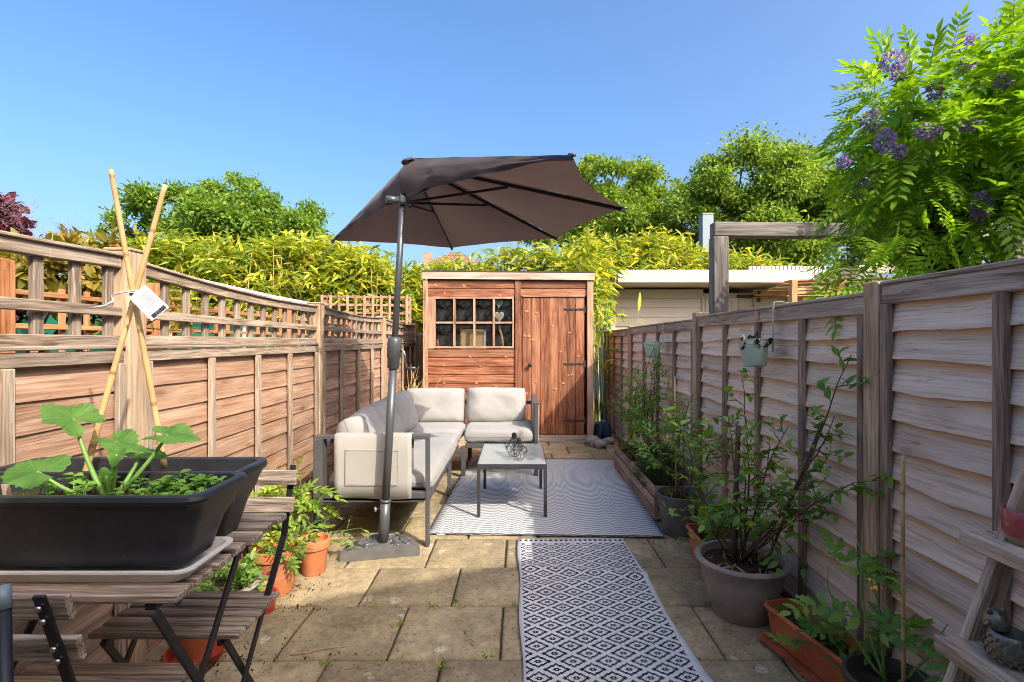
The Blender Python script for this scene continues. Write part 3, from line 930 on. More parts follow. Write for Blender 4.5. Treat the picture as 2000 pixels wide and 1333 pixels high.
# pale knots in the shed boards: sunk discs of real wood
for (px, py, s_) in [(1029, 609, 6), (1048, 612, 5), (1033, 658, 6), (1041, 665, 6), (1025, 657, 5), (1112, 651, 4), (1095, 688, 4), (1078, 695, 4), (1130, 697, 4), (1082, 760, 4), (1117, 733, 5), (1110, 735, 4), (1100, 750, 5), (1046, 747, 4), (1028, 770, 5), (1085, 762, 4), (918, 698, 5), (988, 698, 5), (867, 715, 5), (867, 750, 4), (930, 750, 5), (987, 708, 4), (938, 717, 4), (906, 559, 6), (850, 558, 6), (976, 577, 5), (868, 574, 4), (1114, 571, 4), (1079, 638, 4), (969, 757, 4)]:
    c = Vector((sx(px), WY - (.0125 if px > 1020 and py > 585 else .0172), sz(py)))
    V, F = lathe_geo([(s_ * .0042, 0), (s_ * .0036, .0012), (.0005, .0016)], 10, 1.0, .62)
    F.append(list(range(10))[::-1])
    obj('knot', mesh_py('knot', V, F, True), MAT['knot'], door if (px > 1020 and py > 585) else shed, frame(c, Vector((1, 0, rs.uniform(-.9, .9))), (0, 0, 1)))

# things kept behind the shed window
def heart_me(wd, h, th):
    pts = []
    for k in range(40):
        t = 2 * math.pi * k / 40
        x = 16 * math.sin(t) ** 3; y = 13 * math.cos(t) - 5 * math.cos(2 * t) - 2 * math.cos(3 * t) - math.cos(4 * t)
        pts.append((x / 32 * wd, y / 29 * h))
    V = [(x, -th / 2, y) for x, y in pts] + [(x, th / 2, y) for x, y in pts]
    n = len(pts)
    F = [list(range(n)), [n + i for i in range(n)][::-1]] + [[(i + 1) % n, i, n + i, n + (i + 1) % n] for i in range(n)]
    return mesh_py('heart', V, F)
hx, hz = sx(975), sz(618)
h = thing('heart_ornament', (hx, WY + .05, hz), 'wooden heart with pale blue edge hanging behind the shed window', 'ornament')
obj('rim', heart_me(.115, .13, .010), MAT['pale_blue'], h, Matrix.Translation((hx, WY + .052, hz)))
obj('face', heart_me(.085, .098, .012), MAT['cardboard'], h, Matrix.Translation((hx, WY + .046, hz)))
tube('string', [(hx - .02, WY + .05, hz + .05), (hx, WY + .05, hz + .2)], .0015, MAT['cord'], h, 5)
hx, hz = sx(974), sz(592)
h = thing('heart_ornament', (hx, WY + .07, hz), 'white trimmed plain heart hanging at the top of the shed window', 'ornament')
obj('rim', heart_me(.10, .11, .010), MAT['paper'], h, Matrix.Translation((hx, WY + .076, hz)))
obj('face', heart_me(.07, .078, .012), MAT['cardboard'], h, Matrix.Translation((hx, WY + .070, hz)))
tube('string', [(hx, WY + .073, hz + .03), (hx, WY + .073, hz + .12)], .0015, MAT['cord'], h, 5)
b_ = thing('propped_board', (sx(912), WY + .10, wz0), 'brown wooden board propped behind the lower shed panes', 'board')
box('panel', (sx(911), WY + .10, sz(664)), (.17, .02, .26), MAT['cardboard'], b_, .003, .1)
box('edge', (sx(899), WY + .088, sz(664)), (.02, .02, .27), MAT['new_wood'], b_, .003, .1)
b_ = thing('picture_frame', (sx(938), WY + .12, wz0), 'white edged brown board standing behind the lower shed panes', 'board')
box('panel', (sx(937), WY + .12, sz(664)), (.13, .02, .25), MAT['cardboard'], b_, .003)
box('edge', (sx(946), WY + .108, sz(666)), (.028, .02, .24), MAT['paper'], b_, .003)
t_ = thing('tool_handle', (sx(980), WY + .07, wz0), 'wooden tool handle leaning behind the shed window', 'tool')
tube('shaft', [(sx(983), WY + .06, sz(684)), (sx(980), WY + .06, sz(660)), (sx(975), WY + .06, sz(640))], [.016, .015, .013], MAT['new_wood'], t_, 10)
lathe('head', [(.001, 0), (.014, .003), (.017, .012), (.012, .022), (.001, .025)], (sx(975), WY + .06, sz(640)), MAT['new_wood'], t_, 12)
t_ = thing('corner_prop', (sx(853), WY + .07, wz0), 'narrow orange wooden batten leaning inside the shed window corner', 'batten')
bar('batten', (sx(855.5), WY + .07, wz0 - .02), (sx(852), WY + .07, sz(663)), .02, .02, MAT['orange_wood'], t_, (1, 0, 0))

# ------------------------------------------------------------------ unseen house added behind the camera, roof line shaped to shade the near garden
house = thing('added_shade_house', (2.0, -2.5, 0), 'added unseen house with white wall and sloping roof, shading the near garden', 'house')
HY = -1.0
prof = [(-3.0, 2.75), (.45, 2.75), (.75, 3.05), (1.6, 3.50), (3.2, 4.05), (5.5, 4.9), (9, 4.9)]
V = []; F = []
for (x, z) in prof:
    V += [(x, HY, 0), (x, HY, z), (x, HY - 2.6, 0), (x, HY - 2.6, z)]
for i in range(len(prof) - 1):
    a = i * 4; b = a + 4
    F += [[a, b, b + 1, a + 1], [b + 2, a + 2, a + 3, b + 3], [a + 1, b + 1, b + 3, a + 3]]
F += [[0, 1, 3, 2], [b, b + 2, b + 3, b + 1]]
mb = MB(); mb.add(V, F); mb.build('wall', MAT['white_bounce_wall'], house)  # wall of the added house, white to bounce light into the shade
mb = MB()
for i in range(len(prof) - 1):
    (xa, za), (xb, zb) = prof[i], prof[i + 1]
    mb.box((xa, HY - 1.25, za + .03), (xb, HY - 1.25, zb + .03), 2.8, .06, (0, 1, 0))
mb.build('roof', MAT['roof_tile'], house)
wf = box('door', (-.2, HY + .01, 1.05), (1.7, .05, 2.1), MAT['cream_paint'], house)
for x in (-.62, .22):
    box('pane', (x, HY + .04, 1.1), (.7, .012, 1.8), MAT['window_glass'], wf)

# ------------------------------------------------------------------ next garden: pale garden room, pergola, timber lean-to, flue
gr = thing('garden_room', (3.2, 9.0, 0), 'cream clad garden room with flat roof and boarded door', 'building')
def rx(px, Y): return (px - CX) * Y / FPX
def rz_(py, Y): return CAM_H - (py - CY) * Y / FPX
GY = 9.0; FY = 8.35
gx0, gx1 = rx(1197, GY), rx(1537, GY)
zb_ = rz_(566, GY)
dX0, dX1 = rx(1373, GY), rx(1471, GY)
nb = 13
p_ = (zb_ - .05) / nb
for k in range(nb):
    z0 = .05 + k * p_
    segs = [(gx0, dX0), (dX1, gx1)] if z0 < 2.02 else [(gx0, gx1)]
    for (a, b) in segs:
        V = [(-(b - a) / 2, 0.022, 0), ((b - a) / 2, .022, 0), ((b - a) / 2, .008, p_ - .006), (-(b - a) / 2, .008, p_ - .006), (-(b - a) / 2, 0, 0), ((b - a) / 2, 0, 0), ((b - a) / 2, 0, p_), (-(b - a) / 2, 0, p_)]
        F = [[1, 0, 3, 2], [0, 1, 5, 4], [3, 7, 6, 2], [4, 5, 6, 7], [0, 4, 7, 3], [1, 2, 6, 5]]
        obj('board', mesh_py('board', V, F), MAT['cream_paint'], gr, frame(((a + b) / 2, GY, z0), (-1, 0, 0), (0, -1, 0)))
box('wall', ((gx0 + gx1) / 2, GY + 1.2, 1.05), (gx1 - gx0 - .02, 2.38, 2.08), MAT['cream_paint'], gr)
bar('corner_trim', (gx0 - .01, GY - .03, 0), (gx0 - .01, GY - .03, zb_), .07, .04, MAT['cream_paint'], gr, (1, 0, 0))
bar('corner_trim', (gx1 + .01, GY - .03, 0), (gx1 + .01, GY - .03, zb_), .07, .04, MAT['cream_paint'], gr, (1, 0, 0))
dr = box('door', ((dX0 + dX1) / 2, GY + .004, 1.02), (dX1 - dX0, .03, 1.98), MAT['cream_paint'], gr)
nb = 7
for k in range(nb):
    bw2 = (dX1 - dX0 - .08) / nb
    x = dX0 + .04 + bw2 * (k + .5)
    bar('door_board', (x, GY - .018, .05), (x, GY - .018, 1.98), bw2 - .008, .016, MAT['cream_paint'], dr, (1, 0, 0))
bar('door_frame', (dX0 - .012, GY - .025, 0), (dX0 - .012, GY - .025, 2.04), .03, .03, MAT['cream_paint'], dr, (1, 0, 0))
bar('door_frame', (dX1 + .012, GY - .025, 0), (dX1 + .012, GY - .025, 2.04), .03, .03, MAT['cream_paint'], dr, (1, 0, 0))
bar('hinge', (rx(1437, GY), GY - .035, rz_(580, GY)), (rx(1478, GY), GY - .035, rz_(580, GY)), .055, .012, MAT['iron'], dr)
bar('hinge_plate', (rx(1480, GY), GY - .045, rz_(591, GY)), (rx(1480, GY), GY - .045, rz_(570, GY)), .05, .014, MAT['iron'], dr, (1, 0, 0))
fx0, fx1 = rx(1207, FY), rx(1588, FY)
bar('fascia', (fx0, FY, rz_(540.5, FY)), (fx1, FY, rz_(540.5, FY)), .205, .03, MAT['cream_paint'], gr)
V = [(fx0, FY + .017, 2.20), (fx1, FY + .017, 2.20), (fx1 + .1, GY + 2.6, zb_ + .002), (gx0 - .2, GY + 2.6, zb_ + .002)]
mb = MB(); mb.add(V + [(v[0], v[1], v[2] + .12) for v in V], [[3, 2, 1, 0], [4, 5, 6, 7], [0, 1, 5, 4], [1, 2, 6, 5], [2, 3, 7, 6], [3, 0, 4, 7]])
mb.build('roof', MAT['soffit'], gr)
bar('bargeboard', (fx0 - .03, FY + .02, 2.29), (gx0 - .22, GY + 2.6, 2.27), .2, .03, MAT['rail_grey'], gr)

# row of upright pale battens on the roof behind
lf = thing('roof_planter', (3.9, 9.6, 2.3), 'row of short pale slats along the garden room roof', 'planter')
for k in range(20):
    x = rx(1465 + k * 7.6, 9.6)
    box('slat', (x, 9.6, rz_(525, 9.6) - .09), (.058, .03, .26), MAT['cream_paint'], lf)
bar('rail', (rx(1462, 9.63), 9.63, 2.36), (rx(1615, 9.63), 9.63, 2.36), .05, .03, MAT['cream_paint'], lf)

tl = thing('timber_lean_to', (4.2, 7.6, 0), 'open orange timber store with plank roof beside the garden room', 'shelter')
TY = 7.7
for px in (1549, 1642):
    bar('post', (rx(px, TY), TY, 0), (rx(px, TY), TY, rz_(548, TY)), .12 if px > 1600 else .08, .1, MAT['new_wood'], tl, (1, 0, 0))
for px in (1560, 1660, 1740):
    bar('post', (rx(px, TY + 1.3), TY + 1.3, 0), (rx(px, TY + 1.3), TY + 1.3, rz_(560, TY)), .09, .09, MAT['new_wood'], tl, (1, 0, 0))
bar('beam', (rx(1588, TY), TY - .06, rz_(549, TY)), (rx(1672, TY - .3), TY - .36, rz_(531, TY - .3)), .15, .045, MAT['rail_grey'], tl)
bar('beam', (rx(1672, TY - .3), TY - .34, rz_(531, TY - .3)), (rx(1760, TY), TY - .1, rz_(520, TY)), .15, .045, MAT['fascia'], tl)
for k in range(6):
    bar('roof_plank', (rx(1552, TY) - .05, TY + .1 + k * .25, 2.16 - .03 * k), (rx(1760, TY), TY + .1 + k * .25, 2.2 - .03 * k), .22, .025, MAT['new_wood'], tl, (0, 1, 0))
for k in range(12):
    bar('back_plank', (rx(1549, TY + 1.4) - .1, TY + 1.4, .12 + k * .15), (rx(1760, TY + 1.4), TY + 1.4, .12 + k * .15), .135, .02, MAT['new_wood'], tl)
for zz in (566, 573):
    bar('rail', (rx(1549, TY), TY + .04, rz_(zz, TY)), (rx(1700, TY), TY + .04, rz_(zz - 6, TY)), .04, .04, MAT['new_wood'], tl)

pg = thing('pergola', (2.5, 3.7, 0), 'dark charred timber pergola frame standing behind the grey fence', 'pergola')
PY = 3.72
bar('post', (rx(1409, PY), PY + .05, 0), (rx(1409, PY), PY + .05, rz_(462, PY)), .11, .1, MAT['tar_wood'], pg, (1, 0, 0), .005)
bar('post', (rx(1993, PY), PY + .05, 0), (rx(1993, PY), PY + .05, rz_(466, PY)), .11, .1, MAT['tar_wood'], pg, (1, 0, 0), .005)
bar('beam', (rx(1396, PY), PY + .05, rz_(447.5, PY)), (rx(2040, PY), PY + .05, rz_(454, PY)), .104, .1, MAT['tar_wood'], pg, (0, 0, 1), .005)
bar('beam', (rx(1993, PY), PY - .002, rz_(453, PY)), (rx(1993, PY), PY - 2.4, rz_(453, PY)), .1, .09, MAT['tar_wood'], pg, (0, 0, 1), .005)
fl = thing('flue_post', (rx(1379, 12.5), 12.5, 0), 'square blue grey metal flue rising out of the bamboo', 'flue')
box('shaft', (rx(1379, 12.5), 12.5, 2.155), (.27, .27, 4.31), MAT['steel_blue'], fl, .008)
box('cap', (rx(1379, 12.5), 12.5, 4.325), (.29, .29, .03), MAT['steel_blue'], fl, .006)

# ------------------------------------------------------------------ next garden on the sofa side: orange trellis, green shed, white roof
ot = thing('trellis_fence', (-2.45, 3.5, 0), 'bright orange trellis fence in the next garden, behind the brown trellis', 'fence')
XO = -2.35
for y in (1.5, 2.3, 3.32, 5.2, 7.1):
    zt = 1.62
    bar('post', (XO, y, 0), (XO, y, zt), .10, .10, MAT['orange_wood'], ot, (1, 0, 0))
for (ya, yb) in ((1.55, 2.25), (2.35, 3.27), (3.37, 5.15), (5.25, 7.05)):
    for z in (1.0, 1.16, 1.32, 1.48):
        bar('rail', (XO + .01, ya, z), (XO + .01, yb, z), .026, .02, MAT['orange_wood'], ot)
    n_ = int((yb - ya) / .15)
    for i in range(1, n_):
        y = ya + (yb - ya) * i / n_
        bar('slat', (XO - .012, y, .96), (XO - .012, y, 1.52), .028, .02, MAT['orange_wood'], ot, (0, 1, 0))
    for k in range(7):
        bar('plank', (XO, ya, .09 + k * .128), (XO, yb, .09 + k * .128), .12, .02, MAT['orange_wood'], ot)
gs = thing('green_shed', (-3.6, 5.0, 0), 'green painted low shed with white sheet roof in the next garden', 'shed')
for k in range(11):
    bar('board', (-3.0, 3.7, .12 + k * .13), (-3.0, 6.9, .12 + k * .13), .122, .02, MAT['green_paint'], gs)
box('wall', (-3.9, 5.3, .72), (1.76, 3.15, 1.42), MAT['green_paint'], gs)
for y in (4.4, 5.6):
    bar('trim', (-2.985, y, .06), (-2.985, y, 1.5), .05, .02, MAT['white_roof'], gs, (0, 1, 0))
ra, rb_ = at(290, 520, 3.75), at(545, 594, 6.7)
# sheet roof edge seen above the trellis
A = Vector((-2.75, 3.6, CAM_H + (CY - 522) * 3.6 / FPX)); B = Vector((-2.75, 6.9, CAM_H + (CY - 600) * 6.9 / FPX))
A.z = 1.80; B.z = 1.74
mb = MB()
n_ = 34
for i in range(n_):
    u = i / n_
    p0 = A.lerp(B, u); p1 = A.lerp(B, (i + .5) / n_)
    mb.box(p0.lerp(p1, .5) + Vector((0, 0, .0)), p0.lerp(p1, .5) + Vector((-1.7, 0, .28)), .055, .014, (0, 1, 0), .004)
mb.build('roof_rib', MAT['white_roof'], gs)
mb = MB(); mb.box(((A + B) / 2) + Vector((.02, 0, -.012)), ((A + B) / 2) + Vector((-1.72, 0, .268)), (B - A).length, .01, (0, 1, 0), .002)
mb.build('roof', MAT['white_roof'], gs)
bar('gutter', A + Vector((.03, -.05, -.03)), B + Vector((.03, .05, -.03)), .05, .03, MAT['white_roof'], gs)
rt = thing('trellis_screen', (-2.2, 7.6, 0), 'reddish brown square trellis screen in front of the bamboo', 'trellis')
TY = 7.6
for k in range(4):
    z = rz_(580 + k * 15.5, TY)
    bar('rail', (rx(625, TY), TY, z), (rx(800, TY), TY, z - .02), .032, .02, MAT['fence_brown'], rt)
for i in range(11):
    x = rx(630 + i * 16.5, TY)
    bar('slat', (x, TY - .02, .9), (x, TY - .02, rz_(578, TY)), .036, .02, MAT['fence_brown'], rt, (1, 0, 0))
for k in range(9):
    bar('plank', (rx(600, TY), TY + .02, .07 + k * .12), (rx(800, TY), TY + .02, .07 + k * .12), .112, .02, MAT['fence_brown'], rt)
for px in (632, 715, 797):
    box('post', (rx(px, TY), TY + .05, .95), (.07, .05, 1.9), MAT['fence_brown'], rt)

# far house
fh = thing('brick_house', (-3.6, 32, 0), 'distant brick house with brown tiled hipped roof above the bamboo', 'house')
FYY = 32.0
cxh = rx(890, FYY)
apex = rz_(494, FYY)
ev = rz_(560, FYY)
mb = MB()
V = [(cxh - 3.4, FYY - 3.4, ev), (cxh + 3.4, FYY - 3.4, ev), (cxh + 3.4, FYY + 3.4, ev), (cxh - 3.4, FYY + 3.4, ev), (cxh - .3, FYY, apex), (cxh + .3, FYY, apex)]
mb.add(V, [[0, 1, 5, 4], [1, 2, 5], [2, 3, 4, 5], [3, 0, 4], [3, 2, 1, 0]])
rf = mb.build('roof', MAT['roof_tile'], fh)
mb = MB(); mb.box((cxh, FYY, 0), (cxh, FYY, ev - .02), 6.2, 6.2, (1, 0, 0)); mb.build('wall', MAT['brick'], fh)
box('chimney', (cxh - 1.9, FYY + 1.0, apex - .6), (.5, .7, 1.4), MAT['brick'], rf)
for x in (-1.6, 1.6):
    wn = box('window', (cxh + x, FYY - 3.12, ev - 1.1), (1.1, .08, 1.2), MAT['paper'], fh)
    box('pane', (cxh + x, FYY - 3.17, ev - 1.1), (.96, .03, 1.06), MAT['window_glass'], wn)
# ------------------------------------------------------------------ rugs
def sheet(name, nx, ny, lx, ly, fz, mat, M, th=.004, fx=None):
    V = []; F = []
    for lay in (0, 1):
        for i in range(nx + 1):
            for j in range(ny + 1):
                x = (i / nx - .5) * lx; y = j / ny * ly
                xx, yy = (fx(x, y) if fx else (x, y))
                V.append((xx, yy, fz(x, y) + (th if lay == 0 else 0)))
    n = (nx + 1) * (ny + 1)
    for i in range(nx):
        for j in range(ny):
            a = i * (ny + 1) + j; b = a + ny + 1
            F.append([a, b, b + 1, a + 1]); F.append([n + a, n + a + 1, n + b + 1, n + b])
    rim = [i * (ny + 1) for i in range(nx + 1)] + [nx * (ny + 1) + j for j in range(1, ny + 1)] + [i * (ny + 1) + ny for i in range(nx - 1, -1, -1)] + [j for j in range(ny - 1, 0, -1)]
    for k in range(len(rim)):
        a, b = rim[k], rim[(k + 1) % len(rim)]
        F.append([b, a, n + a, n + b])
    return obj(name, mesh_py(name, V, F, True), mat, None, M)
rg = sheet('chevron_rug', 24, 30, 1.52, 2.12, lambda x, y: .009 + .0012 * nz(x * 2.4, y * 2.1, 4), MAT['chevron'], Matrix.Translation((.18, 3.265, 0)) @ Matrix.Rotation(R(-2.2), 4, 'Z'))
tag(rg, 'large grey and white chevron outdoor rug under the coffee table', 'rug')
mb = MB()
def rugp(x, y): return Matrix.Translation((.18, 3.265, 0)) @ Matrix.Rotation(R(-2.2), 4, 'Z') @ Vector((x, y, .0130 + .0012 * nz(x * 2.4, y * 2.1, 4)))
for pts in ([(-.755, i * .0706) for i in range(31)], [(.755, i * .0706) for i in range(31)], [(-.755 + i * .0629, .004) for i in range(25)], [(-.755 + i * .0629, 2.116) for i in range(25)]):
    mb.tube([rugp(*p) for p in pts], .0045, 5)
mb.build('binding', m_plain('rug_binding', (.06, .068, .082), .8, .2), rg, None, True)
def rz_run(x, y):
    f = .010 * math.exp(-((y - (.98 - .18 * x)) / .030) ** 2) + .006 * math.exp(-((y - (.86 + .25 * x)) / .035) ** 2)
    f += .030 * math.exp(-((x - .36) ** 2 + (y - .02) ** 2) / .006)
    return .010 + .003 * nz(x * 3, y * 3.1, 8) + f
run = sheet('runner_rug', 22, 70, .665, 1.43, rz_run, MAT['diamond'], Matrix.Translation((.352, 1.775, 0)) @ Matrix.Rotation(R(.6), 4, 'Z'), .005, lambda x, y: (x + .006 * math.sin(y * 9) + .010 * (1.43 - y) * (1 if x > 0 else 0), y))
tag(run, 'black and white diamond patterned runner rug on the bare paving', 'rug')

# ------------------------------------------------------------------ cushions
def cushion(name, M, W, T, H, label, group, seed=0.0, a=5.0, b=2.4, wr=.010, sag=0.0, pipe=True, n=26):
    """soft cushion, local X width, Y thickness, Z height"""
    s_ = [math.sin(math.pi / 2 * (2 * i / n - 1)) for i in range(n + 1)]
    V = []; F = []
    def pt(u, v, side):
        e = max(0, 1 - abs(u) ** a) ** (1 / b) * max(0, 1 - abs(v) ** a) ** (1 / b)
        x = W / 2 * u * (1 - .04 * v ** 4 * u ** 4); z = H / 2 * v * (1 - .05 * u ** 4 * v ** 4)
        y = side * T / 2 * e
        edge = math.exp(-min(1 - abs(u), 1 - abs(v)) * 7)
        w1 = nz(x * 7 + seed, z * 7, seed * 1.7 + side * 3) + .5 * nz(x * 19 + seed, z * 15, side * 5.)
        y += side * wr * w1 * e
        # creases running in from the seam
        y -= side * .011 * edge * e * abs(math.sin((x if abs(v) > abs(u) else z) * 38 + 2.4 * nz(x * 4, z * 4, seed)))
        z -= sag * (1 - u * u) * (1 if v > 0 else 0) * v + .006 * nz(x * 4, 0, seed) * abs(v)
        x += .006 * nz(z * 4, 3, seed) * abs(u)
        y += .02 * nz(x * 2.2 + 9, z * 2.2, seed)
        return (x, y, z)
    for side in (-1, 1):
        for u in s_:
            for v in s_: V.append(pt(u, v, side))
    m = n + 1
    for i in range(n):
        for j in range(n):
            p = i * m + j
            F.append([p, p + m, p + m + 1, p + 1]); q = m * m + p
            F.append([q, q + 1, q + m + 1, q + m])
    bm = bmesh.new()
    vs = [bm.verts.new(v) for v in V]
    for f in F:
        try: bm.faces.new([vs[i] for i in f])
        except ValueError: pass
    bmesh.ops.remove_doubles(bm, verts=bm.verts, dist=1e-4)
    bmesh.ops.recalc_face_normals(bm, faces=bm.faces)
    me = bpy.data.meshes.new(name); bm.to_mesh(me); bm.free()
    me.polygons.foreach_set('use_smooth', [True] * len(me.polygons))
    o = obj(name, me, MAT['cushion'], None, M)
    tag(o, label, 'cushion', group)
    if pipe:
        ring = [pt(u, -1, 0) for u in s_] + [pt(1, v, 0) for v in s_[1:]] + [pt(u, 1, 0) for u in s_[::-1][1:]] + [pt(-1, v, 0) for v in s_[::-1][1:]]
        V2, F2 = tube_geo(ring, .0028, 5)
        obj('piping', mesh_py('piping', V2, F2, True), MAT['seam'], o, M)
    return o

def cm(c, wdir, tdir):
    """cushion matrix: X along wdir, Y along tdir (front), Z = cross"""
    return frame(c, wdir, tdir)

# ------------------------------------------------------------------ corner sofa
GM = MAT['grey_metal']
sofa = thing('corner_sofa', (-.55, 4.3, 0), 'corner garden sofa frame of grey metal tube with fabric arm panels', 'sofa')
aY = 3.13
bar('arm_post', (-1.205, aY, 0), (-1.205, aY, .655), .055, .08, GM, sofa, (1, 0, 0))
bar('arm_post', (-.546, aY, 0), (-.546, aY, .655), .022, .05, GM, sofa, (1, 0, 0))
bar('arm_rail', (-1.232, aY, .665), (-.535, aY, .665), .022, .055, GM, sofa)
bar('arm_rail', (-1.18, aY, .312), (-.557, aY, .312), .04, .045, GM, sofa)
bar('seat_rail', (-.55, aY + .026, .29), (-.55, 4.68, .29), .04, .03, GM, sofa)
bar('seat_rail', (-1.2, aY + .041, .29), (-1.2, 5.40, .29), .04, .03, GM, sofa)
bar('leg', (-.545, 4.12, 0), (-.545, 4.12, .27), .03, .03, GM, sofa, (1, 0, 0))
bar('leg', (-1.2, 4.2, 0), (-1.2, 4.2, .27), .03, .03, GM, sofa, (1, 0, 0))
bar('leg', (-.495, 4.71, 0), (-.495, 4.71, .285), .04, .04, GM, sofa, (1, 0, 0))
bar('leg', (-1.2, 5.42, 0), (-1.2, 5.42, .62), .04, .04, GM, sofa, (1, 0, 0))
bar('leg', (-.5, 5.42, 0), (-.5, 5.42, .62), .04, .04, GM, sofa, (1, 0, 0))
bar('back_rail', (-1.215, aY + .041, .60), (-1.215, 5.40, .60), .035, .025, GM, sofa)
bar('back_rail', (-1.18, 5.425, .60), (.155, 5.425, .60), .035, .025, GM, sofa)
for y in (3.6, 4.2, 4.8):
    bar('back_slat', (-1.215, y, .31), (-1.215, y, .583), .03, .02, GM, sofa, (0, 1, 0))
for x in (-.85, -.15):
    bar('back_slat', (x, 5.425, .31), (x, 5.425, .583), .03, .02, GM, sofa, (1, 0, 0))
bar('seat_rail', (-.475, 4.71, .29), (.155, 4.71, .29), .04, .035, GM, sofa)
bar('seat_rail', (-1.18, 5.42, .27), (.155, 5.42, .27), .04, .035, GM, sofa)
for y in (4.71, 5.42):
    bar('arm_post', (.175, y, 0), (.175, y, .665), .035, .05, GM, sofa, (1, 0, 0))
bar('arm_rail', (.175, 4.685, .677), (.175, 5.445, .677), .022, .05, GM, sofa)
bar('arm_rail', (.175, 4.74, .30), (.175, 5.39, .30), .035, .03, GM, sofa)
box('seat_sling', (-.875, 4.24, .278), (.62, 2.3, .006), MAT['felt'], sofa)
box('seat_sling', (-.17, 5.06, .278), (.62, .62, .006), MAT['felt'], sofa)
# draped arm panels with a pocket
def sling(xa, xb, y, zt, zb, nm='arm_panel'):
    prof = [(y + .034, zt - .20), (y + .034, zt), (y + .028, zt + .014), (y, zt + .017), (y - .028, zt + .014), (y - .036, zt - .004), (y - .036, zt - .12), (y - .034, zb + .1), (y - .037, zb)]
    V = []; F = []
    nx = 16
    for i in range(nx + 1):
        x = xa + (xb - xa) * i / nx
        for (yy, zz) in prof:
            k = .004 * nz(x * 9, zz * 7, 1.5) if zz < zt - .01 else 0
            V.append((x, yy + k, zz + (.006 * math.sin(i * .4) if zz == zb else 0)))
    m = len(prof)
    for i in range(nx):
        for j in range(m - 1):
            F.append([i * m + j, i * m + j + 1, (i + 1) * m + j + 1, (i + 1) * m + j])
    mb = MB(); mb.add(V, F)
    o = mb.build(nm, MAT['arm_sling'], sofa, None, True)
    md = o.modifiers.new('t', 'SOLIDIFY'); md.thickness = .004; md.offset = 1
    o.data.set_sharp_from_angle(angle=R(50))
    return o
ap = sling(-1.105, -.638, aY, .668, .298)
pk = bar('pocket', (-1.035, aY - .0415, .49), (-.72, aY - .0415, .487), .215, .006, MAT['arm_sling'], ap, (0, 0, 1), .002)
mb = MB()
for (a_, b_) in (((-1.035, .60), (-1.035, .38)), ((-.718, .60), (-.722, .38)), ((-1.035, .38), (-.722, .377)), ((-1.037, .592), (-.72, .586))):
    mb.box((a_[0], aY - .0455, a_[1]), (b_[0], aY - .0455, b_[1]), .003, .002, (0, 0, 1) if abs(a_[0] - b_[0]) > .1 else (1, 0, 0), .0005)
mb.build('stitching', m_fabric('stitch', (.30, .28, .26)), ap)
pn = box('arm_panel', (.197, 5.06, .49), (.006, .60, .36), MAT['arm_sling'], sofa)
pn = box('arm_panel', (.153, 5.06, .49), (.006, .60, .36), MAT['arm_sling'], sofa)

CG = 'pale grey sofa cushions'
cushion('seat_cushion', cm((-.857, 3.925, .372), (0, 1, 0), (0, 0, 1)), 1.49, .135, .68, 'long pale grey seat cushion on the sofa run beside the fence', CG, 1.0, 14, 3.2, .008)
cushion('seat_cushion', cm((-.857, 5.02, .372), (0, 1, 0), (0, 0, 1)), .68, .135, .68, 'pale grey seat cushion in the corner of the sofa', CG, 2.0, 14, 3.2, .008)
cushion('seat_cushion', cm((-.17, 5.02, .372), (0, 1, 0), (0, 0, 1)), .68, .14, .655, 'pale grey seat cushion on the sofa end by the shed door', CG, 3.0, 14, 3.2, .008)
def lean(c, facing, W, H, T, tilt, **kw):
    f = Vector(facing).normalized()
    wd = Vector((0, 0, 1)).cross(f) * -1
    yd = (f * math.cos(tilt) + Vector((0, 0, 1)) * math.sin(tilt))
    M = frame(c, wd, yd)
    if (M.to_3x3() @ Vector((0, 0, 1))).z < 0: M = frame(c, -wd, yd)
    return M
def backc(c, facing, W, H, T, tilt, label, seed, **kw):
    cushion('back_cushion', lean(c, facing, W, H, T, tilt), W, T, H, label, CG, seed, 5.0, 2.5, **{**kw, 'wr': kw.get('wr', .01) * 1.5})
backc((-.835, 5.235, .59), (.10, -1, 0), .60, .36, .20, R(14), 'square back cushion in the sofa corner, half shaded', 5.5, wr=.010)
backc((-.215, 5.23, .59), (-.02, -1, 0), .60, .37, .22, R(12), 'plump back cushion on the sofa end nearest the shed door', 7.1, wr=.012)
backc((-1.06, 4.66, .60), (1, -.05, 0), .58, .36, .19, R(15), 'back cushion by the fence next to the sofa corner', 9.4, wr=.011)
backc((-1.065, 4.10, .595), (1, .03, 0), .58, .36, .19, R(18), 'back cushion by the fence, middle of the long sofa run', 11.9, wr=.012)
backc((-1.05, 3.52, .60), (1, .10, 0), .66, .35, .24, R(24), 'slumped back cushion by the fence, behind the pocketed arm', 13.3, wr=.018, sag=.02)

